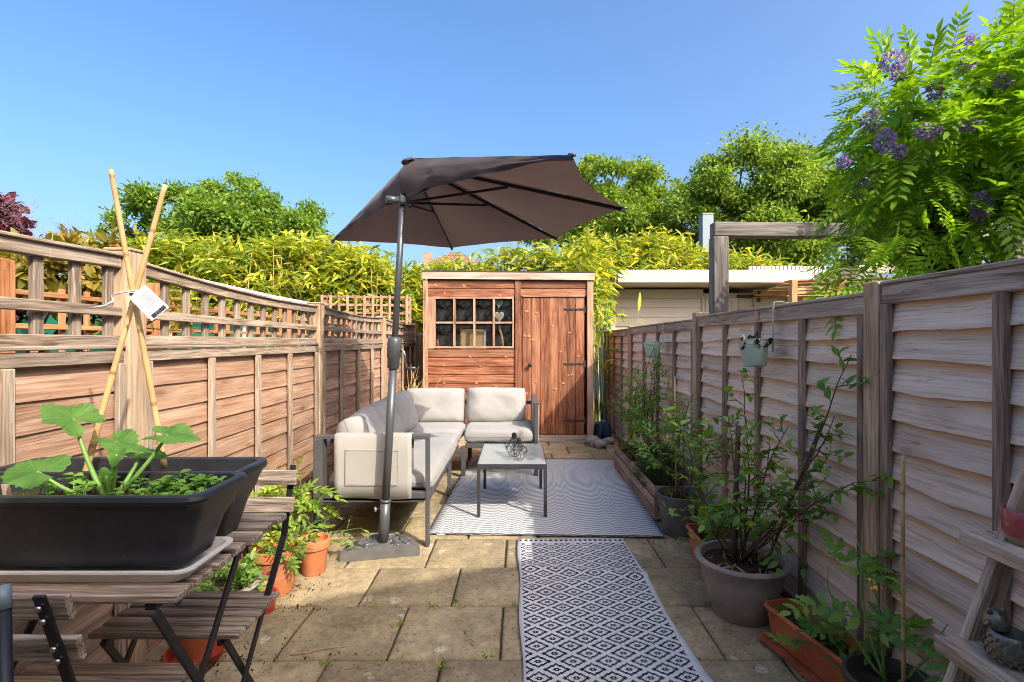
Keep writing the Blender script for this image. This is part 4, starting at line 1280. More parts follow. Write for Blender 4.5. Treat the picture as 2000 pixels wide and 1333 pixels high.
# ------------------------------------------------------------------ coffee table and wire lanterns
ct = thing('coffee_table', (-.036, 3.94, 0), 'low grey metal coffee table with frosted glass top', 'table')
tx0, tx1, ty0, ty1 = -.282, .21, 3.585, 4.30
TM = MAT['black_metal']
TG = m_plain('table_metal', (.05, .05, .054), .42, .5, .2, .12, 10)
Z0 = .015
for (x, y) in ((tx0 + .012, ty0 + .012), (tx1 - .012, ty0 + .012), (tx0 + .012, ty1 - .012), (tx1 - .012, ty1 - .012)):
    bar('leg', (x, y, Z0), (x, y, .352), .024, .024, TG, ct, (1, 0, 0))
for (a_, b_) in (((tx0, ty0 + .013), (tx1, ty0 + .013)), ((tx0, ty1 - .013), (tx1, ty1 - .013))):
    bar('frame_rail', (*a_, .37), (*b_, .37), .035, .026, TG, ct)
for (a_, b_) in (((tx0 + .013, ty0 + .027), (tx0 + .013, ty1 - .027)), ((tx1 - .013, ty0 + .027), (tx1 - .013, ty1 - .027))):
    bar('frame_rail', (*a_, .37), (*b_, .37), .035, .026, TG, ct)
box('glass_top', ((tx0 + tx1) / 2, (ty0 + ty1) / 2, .386), (tx1 - tx0 - .012, ty1 - ty0 - .012, .006), MAT['table_glass'], ct, .001)
def lantern(x, y, s, label, rot):
    t = thing('wire_lantern', (x, y, .3895), label, 'lantern', 'wire lanterns on the coffee table')
    z0 = .3895
    lv = [(.030, .003), (.062, .055), (.020, .115), (.018, .135)]
    rings = []
    for r_, z in lv:
        rings.append([Vector((x + r_ * s * math.cos(rot + 2 * math.pi * k / 6), y + r_ * s * math.sin(rot + 2 * math.pi * k / 6), z0 + z * s)) for k in range(6)])
    mb = MB()
    for rg_ in rings:
        for k in range(6): mb.tube([rg_[k], rg_[(k + 1) % 6]], .0016, 5)
    for i in range(3):
        for k in range(6): mb.tube([rings[i][k], rings[i + 1][k]], .0016, 5)
    mid = [Vector((x + .062 * s * math.cos(rot + math.pi / 6 + 2 * math.pi * k / 6), y + .062 * s * math.sin(rot + math.pi / 6 + 2 * math.pi * k / 6), z0 + .085 * s)) for k in range(6)]
    for k in range(6):
        mb.tube([rings[1][k], mid[k]], .0014, 5); mb.tube([rings[1][(k + 1) % 6], mid[k]], .0014, 5); mb.tube([mid[k], rings[2][k]], .0014, 5)
    mb.build('wire_cage', TM, t, None, True)
    lathe('socket', [(.011 * s, .118 * s), (.016 * s, .122 * s), (.016 * s, .150 * s), (.010 * s, .156 * s), (.001, .157 * s)], (x, y, z0), TM, t, 14)
    lathe('bulb', [(.001, .05 * s), (.012 * s, .06 * s), (.017 * s, .08 * s), (.009 * s, .105 * s), (.008 * s, .12 * s)], (x, y, z0), MAT['window_glass'], t, 12)
lantern(.012, 3.71, 1.0, 'small black wire lantern standing lower on the glass table', .2)
lantern(-.022, 3.83, 1.12, 'taller black wire lantern behind its twin on the glass table', .5)

# ------------------------------------------------------------------ half parasol
par = thing('half_parasol', (-.80, 3.08, 0), 'charcoal half parasol with cranked grey pole and half moon base', 'parasol')
Cb = Vector((-.794, 3.02, 0)); Ct = Vector((-.673, 3.02, 2.10))
def pole(t): return Cb.lerp(Ct, t / 2.10)
PM = MAT['pole_metal']
tube('pole', [pole(.30), pole(1.12)], .0235, PM, par, 20)
tube('pole', [pole(1.10), pole(2.25)], .0185, PM, par, 20)
tube('base_tube', [pole(.055), pole(.31)], .030, PM, par, 20)
tube('base_collar', [pole(.30), pole(.315), pole(.318)], [.033, .033, .026], PM, par, 20)
cr_ = tube('crank_housing', [pole(1.085), pole(1.09), pole(1.15), pole(1.155), pole(1.255), pole(1.27), pole(1.275)], [.026, .034, .036, .041, .041, .034, .022], PM, par, 24)
pc = pole(1.2)
mb = MB(); mb.tube([pc + Vector((.035, -.01, 0)), pc + Vector((.05, -.012, 0)), pc + Vector((.062, -.015, -.02)), pc + Vector((.082, -.018, -.11))], .007, 8)
h_ = mb.build('crank_arm', MAT['chrome'], cr_, None, True)
mb = MB(); mb.tube([pc + Vector((.08, -.018, -.11)), pc + Vector((.132, -.022, -.108))], .0085, 10); mb.build('crank_grip', PM, cr_, None, True)
kb = pole(.265)
mb = MB(); mb.tube([kb + Vector((-.028, -.012, 0)), kb + Vector((-.045, -.02, 0)), kb + Vector((-.046, -.021, 0)), kb + Vector((-.058, -.026, 0))], [.006, .006, .017, .015], 12); mb.build('clamp_knob', MAT['chrome'], par, None, True)
# base
fa = Vector((-1.0, 2.885, 0)); fb = Vector((-.568, 2.985, 0))
fm = (fa + fb) / 2; fd = (fb - fa).normalized(); fn = Vector((-fd.y, fd.x, 0))
V = []; F = []; n = 36; rings_ = [(1.0, 0.0), (1.0, .045), (.965, .058), (.6, .064), (.15, .068)]
def bp(k, r_, z):
    a = math.pi * k / n
    p = fm + fd * (math.cos(a) * .222 * r_) + fn * (abs(math.sin(a)) ** 1.15 * .25 * r_)
    # front edge gently bowed
    return Vector((p.x, p.y, z))
MR = [[bp(k, r_, z) for k in range(n + 1)] for r_, z in rings_]
for row in MR: V += row
m = n + 1
for i in range(len(rings_) - 1):
    for k in range(n): F.append([i * m + k, i * m + k + 1, (i + 1) * m + k + 1, (i + 1) * m + k])
F.append([(len(rings_) - 1) * m + k for k in range(m)])
F.append([i * m for i in range(len(rings_))][::1] + [i * m + n for i in range(len(rings_) - 1, -1, -1)])
mb = MB(); mb.add(V, F); base = mb.build('base', m_plain('base_resin', (.135, .13, .125), .5, .45, 0, .2, 14, .3, 40), par)
mb = MB()
for k in range(1, 10):
    a = math.pi * k / 10
    for q, (r0, r1) in enumerate(((.30, .52), (.58, .86))):
        pts = []
        for i in range(7):
            r_ = r0 + (r1 - r0) * i / 6
            aa = a + (.16 * math.sin(i * 1.0 + q * 2)) * (1 if k % 2 else -1)
            pts.append(fm + fd * (math.cos(aa) * .222 * r_) + fn * (math.sin(aa) * .27 * r_) + Vector((0, 0, .0585 + (.9 - r_) * .010)))
        mb.tube(pts, [.004, .009, .012, .013, .011, .008, .004], 8)
mb.build('relief', MAT['grey_metal'], base, None, True)
# canopy
ZR = 2.02; apex = pole(2.335) + Vector((.03, .02, 0))
C0 = Vector((-.595, 3.02, ZR))
u_ = Vector((.674, -.739, 0)); v_ = Vector((.739, .674, 0))
RAD = 1.221
tips = [C0 + (u_ * math.cos(R(a)) + v_ * math.sin(R(a))) * RAD for a in (0, 45, 90, 135, 180)]
def canopy_panel(a, b, c, n=14, sag=.035, edge=.05):
    """cloth triangle apex a, rim b-c, with a sagging middle and a scalloped rim"""
    V = []; F = []; idx = {}
    mid = (b + c) / 2
    for i in range(n + 1):
        for j in range(i + 1):
            s_ = i / n; t = j / i if i else 0
            rim = b.lerp(c, t)
            pull = edge * math.sin(math.pi * t) * s_
            rim2 = rim + (a - mid) * pull
            p = a.lerp(rim2, s_)
            p = p + Vector((0, 0, -sag * math.sin(math.pi * t) * math.sin(math.pi * s_ * .85) + .004 * nz(s_ * 9, t * 7 * s_, b.x)))
            idx[(i, j)] = len(V); V.append(p)
    for i in range(n):
        for j in range(i + 1):
            F.append([idx[(i, j)], idx[(i + 1, j)], idx[(i + 1, j + 1)]])
            if j < i: F.append([idx[(i, j)], idx[(i + 1, j + 1)], idx[(i, j + 1)]])
    return V, F
for k in range(4):
    mb = MB(); mb.add(*canopy_panel(apex, tips[k], tips[k + 1]))
    mb.build('canopy_panel', MAT['canopy'], par, None, True)
pp = pole(2.11) + Vector((0, -.025, 0))
def flap(tip, seed):
    V = []; F = []; n = 16; m = 8
    for i in range(n + 1):
        s_ = i / n
        top = apex.lerp(tip, s_); bot = pp.lerp(tip, s_)
        for j in range(m + 1):
            t = j / m
            p = top.lerp(bot, t)
            amp = .018 * math.sin(math.pi * t) * (1 - s_) * math.sin(s_ * 26 + seed) + .010 * nz(s_ * 8, t * 5, seed)
            p = p + Vector((-.739, -.674, 0)) * (.03 * math.sin(math.pi * t) * (1 - s_) + amp)
            V.append(p)
    for i in range(n):
        for j in range(m):
            F.append([i * (m + 1) + j, i * (m + 1) + j + 1, (i + 1) * (m + 1) + j + 1, (i + 1) * (m + 1) + j])
    mb = MB(); mb.add(V, F); return mb.build('front_flap', MAT['canopy'], par, None, True)
flap(tips[0], 1.0); flap(tips[4], 3.0)
hub = pole(2.075)
for k, tp in enumerate(tips):
    a0 = apex + Vector((0, 0, -.035)); tpp = tp + Vector((0, 0, -.012))
    rb = bar('rib', a0, tpp, .022, .012, TM, par)
    tube('rib_end', [tp + (apex - tp) * .015, tp + (tp - apex) * .012], .008, PM, par, 8)
    if 0 < k < 4 or True:
        j_ = a0.lerp(tpp, .46) + Vector((0, 0, -.012))
        bar('strut', hub + Vector((0, 0, -.01)), j_, .016, .010, TM, rb)
box('hub', hub, (.085, .075, .05), PM, par, .01, R(-42))
mb = MB(); mb.tube([hub + Vector((-.02, -.02, .0)), hub + Vector((-.085, -.05, 0))], .02, 10); mb.build('hub_cap', PM, par, None, True)
tube('hub_screw', [hub + Vector((.04, -.03, -.03)), hub + Vector((.055, -.035, -.045))], .012, TM, par, 10)
# gathered crown of the canopy
V, F = lathe_geo([(.06, -.028), (.045, -.014), (.025, -.006), (.001, -.004)], 24)
cv = [(Vector(v) + apex + Vector((0, 0, .004 * math.sin(i * 1.7)))) for i, v in enumerate(V)]
mb = MB(); mb.add(cv, F); mb.build('crown_cap', MAT['canopy'], par, None, True)

# ------------------------------------------------------------------ bistro table and chairs
BM = MAT['black_metal']; BW = MAT['bistro_wood']
bt = thing('bistro_table', (-1.0, 1.3, 0), 'weathered slatted folding table carrying the black troughs', 'table')
ys = [1.085, 1.160, 1.235, 1.310, 1.385, 1.46, 1.535]
for i, y in enumerate(ys):
    x1 = -.705 + rs.uniform(-.006, .006)
    bar('slat', (-1.30, y, .716 + rs.uniform(-.001, .001)), (x1, y, .716), .060, .018, BW, bt, (0, 1, 0), .003)
for x in (-.76, -1.22):
    bar('cross_bar', (x, 1.06, .699), (x, 1.56, .699), .022, .014, BM, bt, (1, 0, 0), .001)
for x, sg in ((-.742, 1), (-1.235, -1)):
    bar('leg', (x, 1.05, .692), (x, 1.47, .0), .020, .008, BM, bt, (0, 1, .6), .001)
    bar('leg', (x - .014 * sg, 1.40, .692), (x - .014 * sg, .90, .0), .020, .008, BM, bt, (0, 1, -.6), .001)
for y, z in ((1.455, .02), (.915, .02)):
    bar('stretcher', (-.742, y, z + .05), (-1.235, y, z + .05), .012, .008, BM, bt, (0, 0, 1), .001)
mb = MB(); V = [(-.745, 1.10, .692), (-.745, 1.16, .692), (-.745, 1.13, .664)]
mb.add(V + [(v[0] - .004, v[1], v[2]) for v in V], [[0, 1, 2], [5, 4, 3], [0, 3, 4, 1], [1, 4, 5, 2], [2, 5, 3, 0]]); mb.build('bracket', BM, bt)

def chair(loc, rz, label):
    """folding bistro chair in local space: seat faces -Y (front), back at +Y"""
    M0 = Matrix.Translation(Vector(loc)) @ Matrix.Rotation(rz, 4, 'Z')
    t = thing('bistro_chair', loc, label, 'chair', 'folding slatted bistro chairs', rz)
    def W(p): return M0 @ Vector(p)
    rot = M0.to_3x3()
    def b(name, a, c, wd, th, mat, side, bev=.002): return bar(name, W(a), W(c), wd, th, mat, t, rot @ Vector(side), bev)
    for i in range(5):
        y = -.10 + i * .05
        b('seat_slat', (-.205, y, .452), (.205, y, .452), .040, .016, BW, (0, 1, 0), .003)
    for i, (y, z) in enumerate(((.243, .785), (.221, .700))):
        b('back_slat', (-.205, y, z), (.205, y, z), .050, .014, BW, (0, .25, .97), .003)
    for s in (-1, 1):
        x = .178 * s
        b('frame_bar', (x, .276, .82), (x, .205, .60), .020, .007, BM, (1, 0, 0), .001)
        b('frame_bar', (x, .205, .60), (x, .085, .45), .020, .007, BM, (1, 0, 0), .001)
        b('frame_bar', (x, .085, .45), (x, -.27, 0), .020, .007, BM, (0, 1, .4), .001)
        b('leg', (x - .012 * s, -.115, .44), (x - .012 * s, .17, 0), .020, .007, BM, (0, 1, -.4), .001)
        b('seat_bar', (x - .024 * s, -.125, .437), (x - .024 * s, .12, .437), .014, .010, BM, (0, 0, 1), .001)
        for (y, z) in ((.243, .785), (.221, .700)):
            for dz in (-.014, .014):
                p0 = W((x, y + .012, z + dz)); p1 = W((x, y + .0145, z + dz))
    b('stretcher', (-.17, -.16, .14), (.17, -.16, .14), .009, .009, BM, (0, 1, 0), .001)
    b('stretcher', (-.16, .11, .09), (.16, .11, .09), .009, .009, BM, (0, 1, 0), .001)
    for s in (-1, 1):
        for (y, z) in ((.264, .785), (.236, .700)):
            for dz in (-.013, .013):
                tube('bolt', [W((.178 * s, y + .004 + dz * .3, z + dz)), W((.178 * s, y + .012 + dz * .3, z + dz))], .005, MAT['chrome'], t, 8)
    return t
ch1 = chair((-.955, 1.50, 0), 0.0, 'weathered slatted folding chair pushed under the far side of its table')
ch2 = chair((-.985, 1.14, 0), math.pi, 'weathered slatted folding chair backing onto the camera side of its table')
# black stake with a pale cap leaning at the chair back
st = thing('garden_stake', (-.50, .72, 0), 'black metal stake with pale cap leaning on the chair back', 'stake')
tube('shaft', [(-.62, .64, 0), (-.803, .80, .83)], .010, BM, st, 10)
tube('cap', [(-.803, .80, .83), (-.812, .808, .865)], [.011, .010], MAT['steel_blue'], st, 10)

# ------------------------------------------------------------------ troughs, tray
def trough(name, c, lx, ly, h, z0, mat, label, group, flare=.052, rim=.016, parts=True, rz=0.0, wall=.006, cat='planter', ribs=3):
    """rounded rectangular planter, wider at the top, rolled rim"""
    t = thing(name, (c[0], c[1], z0), label, cat, group, rz)
    seg = 10
    def ring(hx, hy, z, rr):
        pts = []
        for (qx, qy, a0) in ((1, 1, 0), (-1, 1, 90), (-1, -1, 180), (1, -1, 270)):
            for k in range(seg + 1):
                a = R(a0 + 90 * k / seg)
                pts.append((qx * (hx - rr) + rr * math.cos(a), qy * (hy - rr) + rr * math.sin(a), z))
        return pts
    rings = []
    def half(u): return (lx / 2 - flare * (1 - u) , ly / 2 - flare * .55 * (1 - u))
    for u in np.linspace(0, .86, 9):
        hx, hy = half(u)
        step = 0.0
        if ribs and u > .3: step = .0035 * int((u - .3) / .17)
        rings.append(ring(hx + step, hy + step, u * h, .035))
    hx, hy = half(.88)
    rings += [ring(hx + rim, hy + rim, .88 * h, .04), ring(hx + rim + .003, hy + rim + .003, .93 * h, .042), ring(hx + rim, hy + rim, .985 * h, .04), ring(hx + rim - .006, hy + rim - .006, h, .036), ring(hx + rim * .2, hy + rim * .2, h, .034), ring(hx - .004, hy - .004, .985 * h, .032)]
    for u in (.8, .4, .1):
        hx, hy = half(u); rings.append(ring(hx - wall, hy - wall, u * h + .004, .03))
    V = []; F = []; m = len(rings[0])
    for r_ in rings: V += r_
    for i in range(len(rings) - 1):
        for k in range(m): F.append([i * m + k, i * m + (k + 1) % m, (i + 1) * m + (k + 1) % m, (i + 1) * m + k])
    F.append(list(range(m))[::-1]); F.append([(len(rings) - 1) * m + k for k in range(m)])
    me = mesh_py('body', V, F, True); me.set_sharp_from_angle(angle=R(35))
    M = Matrix.Translation((c[0], c[1], z0)) @ Matrix.Rotation(rz, 4, 'Z')
    obj('body', me, mat, t, M)
    # soil
    hx, hy = half(.70); hx -= .007; hy -= .007
    def fn(u, v):
        x = (u - .5) * 2 * hx; y = (v - .5) * 2 * hy
        return (x, y, h * .72 + .010 * nz(x * 14, y * 14, c[0] * 5) + .005 * nz(x * 50, y * 50, 3))
    Vs, Fs = grid_np(36, 16, fn)
    obj('soil', mesh_np('soil', Vs, [Fs], True), MAT['soil'], t, M)
    return t
trough('trough_planter', (-1.012, 1.188), .66, .195, .165, .757, MAT['black_plastic'], 'black plastic trough of courgette and seedlings standing in a white tray', 'black plastic troughs')
trough('trough_planter', (-1.06, 1.40), .66, .18, .185, .7265, MAT['black_plastic'], 'black plastic trough behind the one standing in the white tray', 'black plastic troughs')
tr = thing('plant_tray', (-1.02, 1.19, .7265), 'shallow soiled white plastic tray on the slatted table', 'tray')
def tray_ring(hx, hy, z, rr=.03, seg=6):
    pts = []
    for (qx, qy, a0) in ((1, 1, 0), (-1, 1, 90), (-1, -1, 180), (1, -1, 270)):
        for k in range(seg + 1):
            a = R(a0 + 90 * k / seg); pts.append((qx * (hx - rr) + rr * math.cos(a), qy * (hy - rr) + rr * math.sin(a), z))
    return pts
rings = [tray_ring(.295, .080, 0), tray_ring(.312, .094, .022), tray_ring(.322, .100, .026), tray_ring(.322, .100, .031), tray_ring(.310, .090, .030), tray_ring(.293, .078, .004)]
V = []; F = []; m = len(rings[0])
for r_ in rings: V += r_
for i in range(len(rings) - 1):
    for k in range(m): F.append([i * m + k, i * m + (k + 1) % m, (i + 1) * m + (k + 1) % m, (i + 1) * m + k])
F.append(list(range(m))[::-1]); F.append([(len(rings) - 1) * m + k for k in range(m)])
me = mesh_py('shell', V, F, True); me.set_sharp_from_angle(angle=R(35))
obj('shell', me, MAT['white_plastic'], tr, Matrix.Translation((-1.025, 1.19, .7265)))

# canes with a paper tag
def cane(a, b, label, r0=.0075, r1=.0062, group=None):
    a = Vector(a); b = Vector(b)
    L = (b - a).length; n = int(L / .02)
    pts = []; rad = []
    for i in range(n + 1):
        u = i / n
        x = L * u
        nd = abs(((x * 5.2) % 1) - .5)
        pts.append((x, .0015 * nz(x * 3, a.x * 9), .0015 * nz(x * 3, 5, a.x * 7)))
        rad.append((r0 + (r1 - r0) * u) * (1.14 if nd < .045 else 1.0))
    V, F = tube_geo(pts, rad, 10)
    o = obj('bamboo_cane', mesh_py('bamboo_cane', V, F, True), MAT['bamboo_cane'], None, frame(a, b - a, (0, 1, 0)))
    return tag(o, label, 'cane', group)
YC = 1.36
c1a, c1b = at(322, 915, YC), at(217, 332, YC - .10)
c2a, c2b = at(160, 948, YC - .04), at(323, 362, YC + .0)
cane(c1a, c1b, 'bamboo cane crossing in front of its pair, leaning toward the fence', .0078, .0058, 'crossed bamboo canes in the black trough')
cane(c2a, c2b, 'bamboo cane crossing behind its pair, leaning toward the shed', .0078, .0062, 'crossed bamboo canes in the black trough')
tg = thing('plant_tag', at(295, 590, 1.27), 'white printed paper plant tag tied to the crossed canes', 'tag')
q = [at(283, 557, 1.275), at(330, 601, 1.265), at(297, 628, 1.265), at(252, 583, 1.275)]
n_ = Vector((0, .0012, 0)); ctr = sum(q, Vector()) / 4
V = [p for p in q] + [p + n_ for p in q]
mb = MB(); mb.add(V, [[0, 1, 2, 3][::-1], [4, 5, 6, 7], [0, 1, 5, 4], [1, 2, 6, 5], [2, 3, 7, 6], [3, 0, 4, 7]]); mb.build('card', MAT['paper'], tg)
ex = (q[1] - q[0]); ey = (q[3] - q[0])
mb = MB(); MBK = MB()
rp = random.Random(8)
for i in range(9):
    a_ = q[0] + ex * (.16 + i * .055) + ey * .10 + Vector((0, -.0012, 0)); b_ = q[0] + ex * (.16 + i * .055) + ey * rp.uniform(.5, .88) + Vector((0, -.0012, 0))
    mb.box(a_, b_, .0016, .0006, ex, .0001)
for i in range(16):
    v0 = .1 + i * .05
    a_ = q[0] + ex * .84 + ey * v0 + Vector((0, -.0012, 0)); b_ = q[0] + ex * .97 + ey * v0 + Vector((0, -.0012, 0))
    MBK.box(a_, b_, rp.choice([.0008, .0016, .0022]), .0006, ey, .0001)
mb.build('printed_line', m_plain('grey_ink', (.45, .45, .45), .8, .1), tg); MBK.build('barcode', m_plain('black_ink', (.05, .05, .05), .8, .1), tg)
xk = at(262, 575, 1.30)
tube('tie', [at(178, 603, 1.30), at(205, 598, 1.30), at(222, 588, 1.30), at(218, 577, 1.3), at(240, 572, 1.29), at(262, 569, 1.285), at(275, 572, 1.28)], .0022, MAT['cord'], tg, 6)
mb = MB(); mb.tube([xk + Vector((.014 * math.cos(a), .012 + .02 * math.sin(a), .003 * math.sin(3 * a))) for a in np.linspace(0, 6.28, 14)], .002, 5); mb.build('knot', MAT['cord'], tg)
lb = thing('plant_label', at(14, 950, 1.19), 'pale wooden plant label stick pushed into the trough soil', 'label')
bar('stick', at(18, 985, 1.19), at(10, 946, 1.185), .020, .002, MAT['shelf_wood'], lb, (1, 0, 0), .0005)
# ------------------------------------------------------------------ plant builders
def compound(leaflet, pairs, length, lw, angle=60, tip=True, curve=.25, shrink=.25):
    """pinnate leaf along +X of the given length; leaflets of size lw"""
    Vs, Fs = [], []; o = 0
    def put(x, z, ang, size, roll=0.0):
        nonlocal o
        V, F = leaflet
        c, s_ = math.cos(R(ang)), math.sin(R(ang))
        P = V * size
        Q = np.stack([P[:, 0] * c - P[:, 1] * s_ + x, P[:, 0] * s_ + P[:, 1] * c, P[:, 2] + z - abs(P[:, 1]) * .0], 1)
        Vs.append(Q); Fs.append(F + o); o += len(V)
    for i in range(pairs):
        u = (i + .8) / (pairs + .5)
        x = u * length; z = -curve * length * u * u
        sz_ = lw * (1 - shrink * abs(u - .45))
        put(x, z, angle - 20 * u, sz_); put(x + .01 * length, z, -(angle - 20 * u), sz_)
    if tip: put(length, -curve * length, 0, lw)
    # rachis as a thin strip
    n = 5; w_ = length * .008
    V = []; F = []
    for i in range(n + 1):
        u = i / n; z = -curve * length * u * u
        V += [(u * length, -w_, z), (u * length, w_, z), (u * length, 0, z - w_ * 1.6)]
    for i in range(n):
        a = i * 3; b = a + 3
        for (p, q) in ((0, 1), (1, 2), (2, 0)):
            F += [(a + p, b + p, b + q), (a + p, b + q, a + q)]
    Vs.append(np.array(V)); Fs.append(np.array(F) + o)
    return np.concatenate(Vs), np.concatenate(Fs)

def serrate(n=4, wd=.6):
    """toothed leaflet"""
    V = [(0, 0, 0)]; F = []
    L = []; Rr = []
    for i in range(n):
        x0 = (i + .35) / n; w0 = wd / 2 * math.sin(math.pi * min(1, .15 + .85 * x0) ** .9)
        L += [(x0, w0 * .62), (x0 + .55 / n, w0 * 1.0)]
    pts = [(x, y) for x, y in L]
    mids = []
    for (x, y) in pts: V.append((x, y, .10 * y - .15 * x * x))
    k = len(pts)
    for (x, y) in pts: V.append((x, -y, .10 * y - .15 * x * x))
    V.append((1.05, 0, -.17)); t = len(V) - 1
    for (x, y) in pts: V.append((min(x, .95), 0, -.15 * x * x))
    m0 = t + 1
    F += [(0, m0, 1), (0, 1 + k, m0)]
    for i in range(k - 1):
        F += [(1 + i, m0 + i, m0 + i + 1), (1 + i, m0 + i + 1, 2 + i), (1 + k + i, m0 + i + 1, m0 + i), (1 + k + i, 2 + k + i, m0 + i + 1)]
    F += [(k, m0 + k - 1, t), (2 * k, t, m0 + k - 1)]
    return np.array(V, float), np.array(F)
SERR = serrate()
TOMATO = compound(SERR, 3, 1.0, .42, 62, True, .3)
ROSE = compound(OVAL, 2, 1.0, .52, 55, True, .2)
WIST = compound(leaf_tpl(.34, .12, segs=2), 6, 1.0, .36, 62, True, .35)

def wander(p, d, L, n, curl, r_, grav=0.0):
    pts = [Vector(p)]; d = Vector(d).normalized()
    for i in range(n):
        d = (d + Vector((r_.gauss(0, curl), r_.gauss(0, curl), r_.gauss(0, curl) + grav))).normalized()
        pts.append(pts[-1] + d * (L / n))
    return pts

def shrub(t, base, stems, leafmat, stemmat, tpl, lsize, seed, twig=.2, per=5, twigs=6, r0=.005, name='stem', lname='leaves', start=.25, spread_dir=None, up=.5, curl=.13, wall=None):
    """stems: list of (dx,dy,height); each stem is a part carrying its leaves"""
    r_ = random.Random(seed); g_ = np.random.RandomState(seed)
    for (dx, dy, hh) in stems:
        L = math.sqrt(dx * dx + dy * dy + hh * hh)
        b0 = Vector(base) + Vector((r_.gauss(0, .02), r_.gauss(0, .02), 0))
        n = 9
        main = wander(b0, (dx, dy, hh), L * 1.03, n, curl, r_)
        # pull towards the aimed end
        end = b0 + Vector((dx, dy, hh)); off = end - main[-1]
        main = [p + off * (i / n) for i, p in enumerate(main)]
        if wall is not None:
            for p in main: p.x = min(p.x, wall - .03)
        mb = MB(); mb.tube(main, [r0 * (1 - .7 * i / n) for i in range(n + 1)], 6)
        P = []; D = []; S = []
        for k in range(twigs):
            u = start + (1 - start) * (k + r_.random() * .6) / twigs
            i = min(n - 1, int(u * n)); p = main[i].lerp(main[i + 1], u * n - i)
            d = Vector((r_.gauss(0, 1), r_.gauss(0, 1), up + r_.gauss(0, .4)))
            tw = wander(p, d, twig * r_.uniform(.5, 1.2) * (1.15 - u * .5), 4, .2, r_)
            if wall is not None:
                for q in tw: q.x = min(q.x, wall - .03)
            mb.tube(tw, [r0 * .42, r0 * .36, r0 * .3, r0 * .22, r0 * .15], 4, False)
            for q in range(per):
                v = (q + .8) / per; ii = min(3, int(v * 4)); pp_ = tw[ii].lerp(tw[ii + 1], min(1, v * 4 - ii))
                ax = (tw[ii + 1] - tw[ii]).normalized()
                P.append(pp_); D.append(Vector((r_.gauss(0, .8), r_.gauss(0, .8), r_.gauss(.05, .4))) + ax * .7); S.append(lsize * r_.uniform(.65, 1.2))
        st_ = mb.build(name, stemmat, t, None, True)
        P = np.array([list(p) for p in P]); D = np.array([list(p) for p in D]); S = np.array(S)
        if wall is not None:
            D[:, 0] = np.where(P[:, 0] > wall - .06, -np.abs(D[:, 0]), D[:, 0])
        U = rdir(len(P), 1.6, g_)
        lm = LeafMesh(); lm.add(*scatter(tpl, P, D, U, S)); lm.build(lname, leafmat, st_)

def pot(name, c, r_top, r_bot, h, mat, label, cat='pot', group=None, rim=.025, lip=.006, seg=44, soil=.82, style=0, z0=0.0, soilmat=None):
    t = thing(name, (c[0], c[1], z0), label, cat, group)
    k = (r_top - lip - r_bot) / (h - rim)
    if style == 1:      # heavy rolled rim with shoulder
        prof = [(r_bot * .96, 0), (r_bot, .004), (r_bot + (r_top - r_bot) * .62, h * .62), (r_top - .018, h * .80), (r_top - .012, h * .82), (r_top - .008, h * .90), (r_top + .004, h * .915), (r_top + .008, h * .95), (r_top + .004, h * .985), (r_top - .006, h), (r_top - .018, h * .985), (r_top - .022, h * .93), (r_top - .03, h * .7)]
    elif style == 2:    # plain, thin wall
        prof = [(r_bot * .97, 0), (r_bot, .005), (r_top - .004, h * .96), (r_top, h * .985), (r_top - .002, h), (r_top - .012, h), (r_top - .015, h * .97), (r_top - .03, h * .6)]
    else:               # banded rim
        prof = [(r_bot * .97, 0), (r_bot, .004), (r_top - lip - .002, h - rim - .002), (r_top, h - rim), (r_top + .002, h - .006), (r_top - .002, h), (r_top - .010, h), (r_top - .013, h - .006), (r_top - .02, h * .6)]
    lathe('body', prof, (c[0], c[1], z0), mat, t, seg)
    rs_ = r_top - .02 if style != 2 else r_top - .018
    zz = h * soil
    def fn(u, v):
        rr = rs_ * u * .985; a = v * 2 * math.pi
        x, y = rr * math.cos(a), rr * math.sin(a)
        return (x, y, zz + .008 * nz(x * 20, y * 20, c[0] * 9) + .004 * nz(x * 60, y * 60, 2))
    Vs, Fs = grid_np(10, 32, fn)
    obj('soil', mesh_np('soil', Vs, [Fs], True), soilmat or MAT['soil'], t, Matrix.Translation((c[0], c[1], z0)))
    return t

def clump(t, c, n, rx_, ry_, rz2, tpl, size, mat, seed, name='foliage', up=.6, dens=1.0, hollow=.3):
    g_ = np.random.RandomState(seed)
    d = rdir(n, 0, g_); rr = (hollow + (1 - hollow) * g_.rand(n, 1) ** .6)
    P = np.array(c) + d * rr * np.array([rx_, ry_, rz2]) 
    D = d * np.array([1, 1, .6]) + g_.normal(size=(n, 3)) * .7
    D[:, 2] += up * .2
    lm = LeafMesh(); lm.add(*scatter(tpl, P, D, rdir(n, 1.3, g_), size * g_.uniform(.6, 1.25, n)))
    return lm.build(name, mat, t)

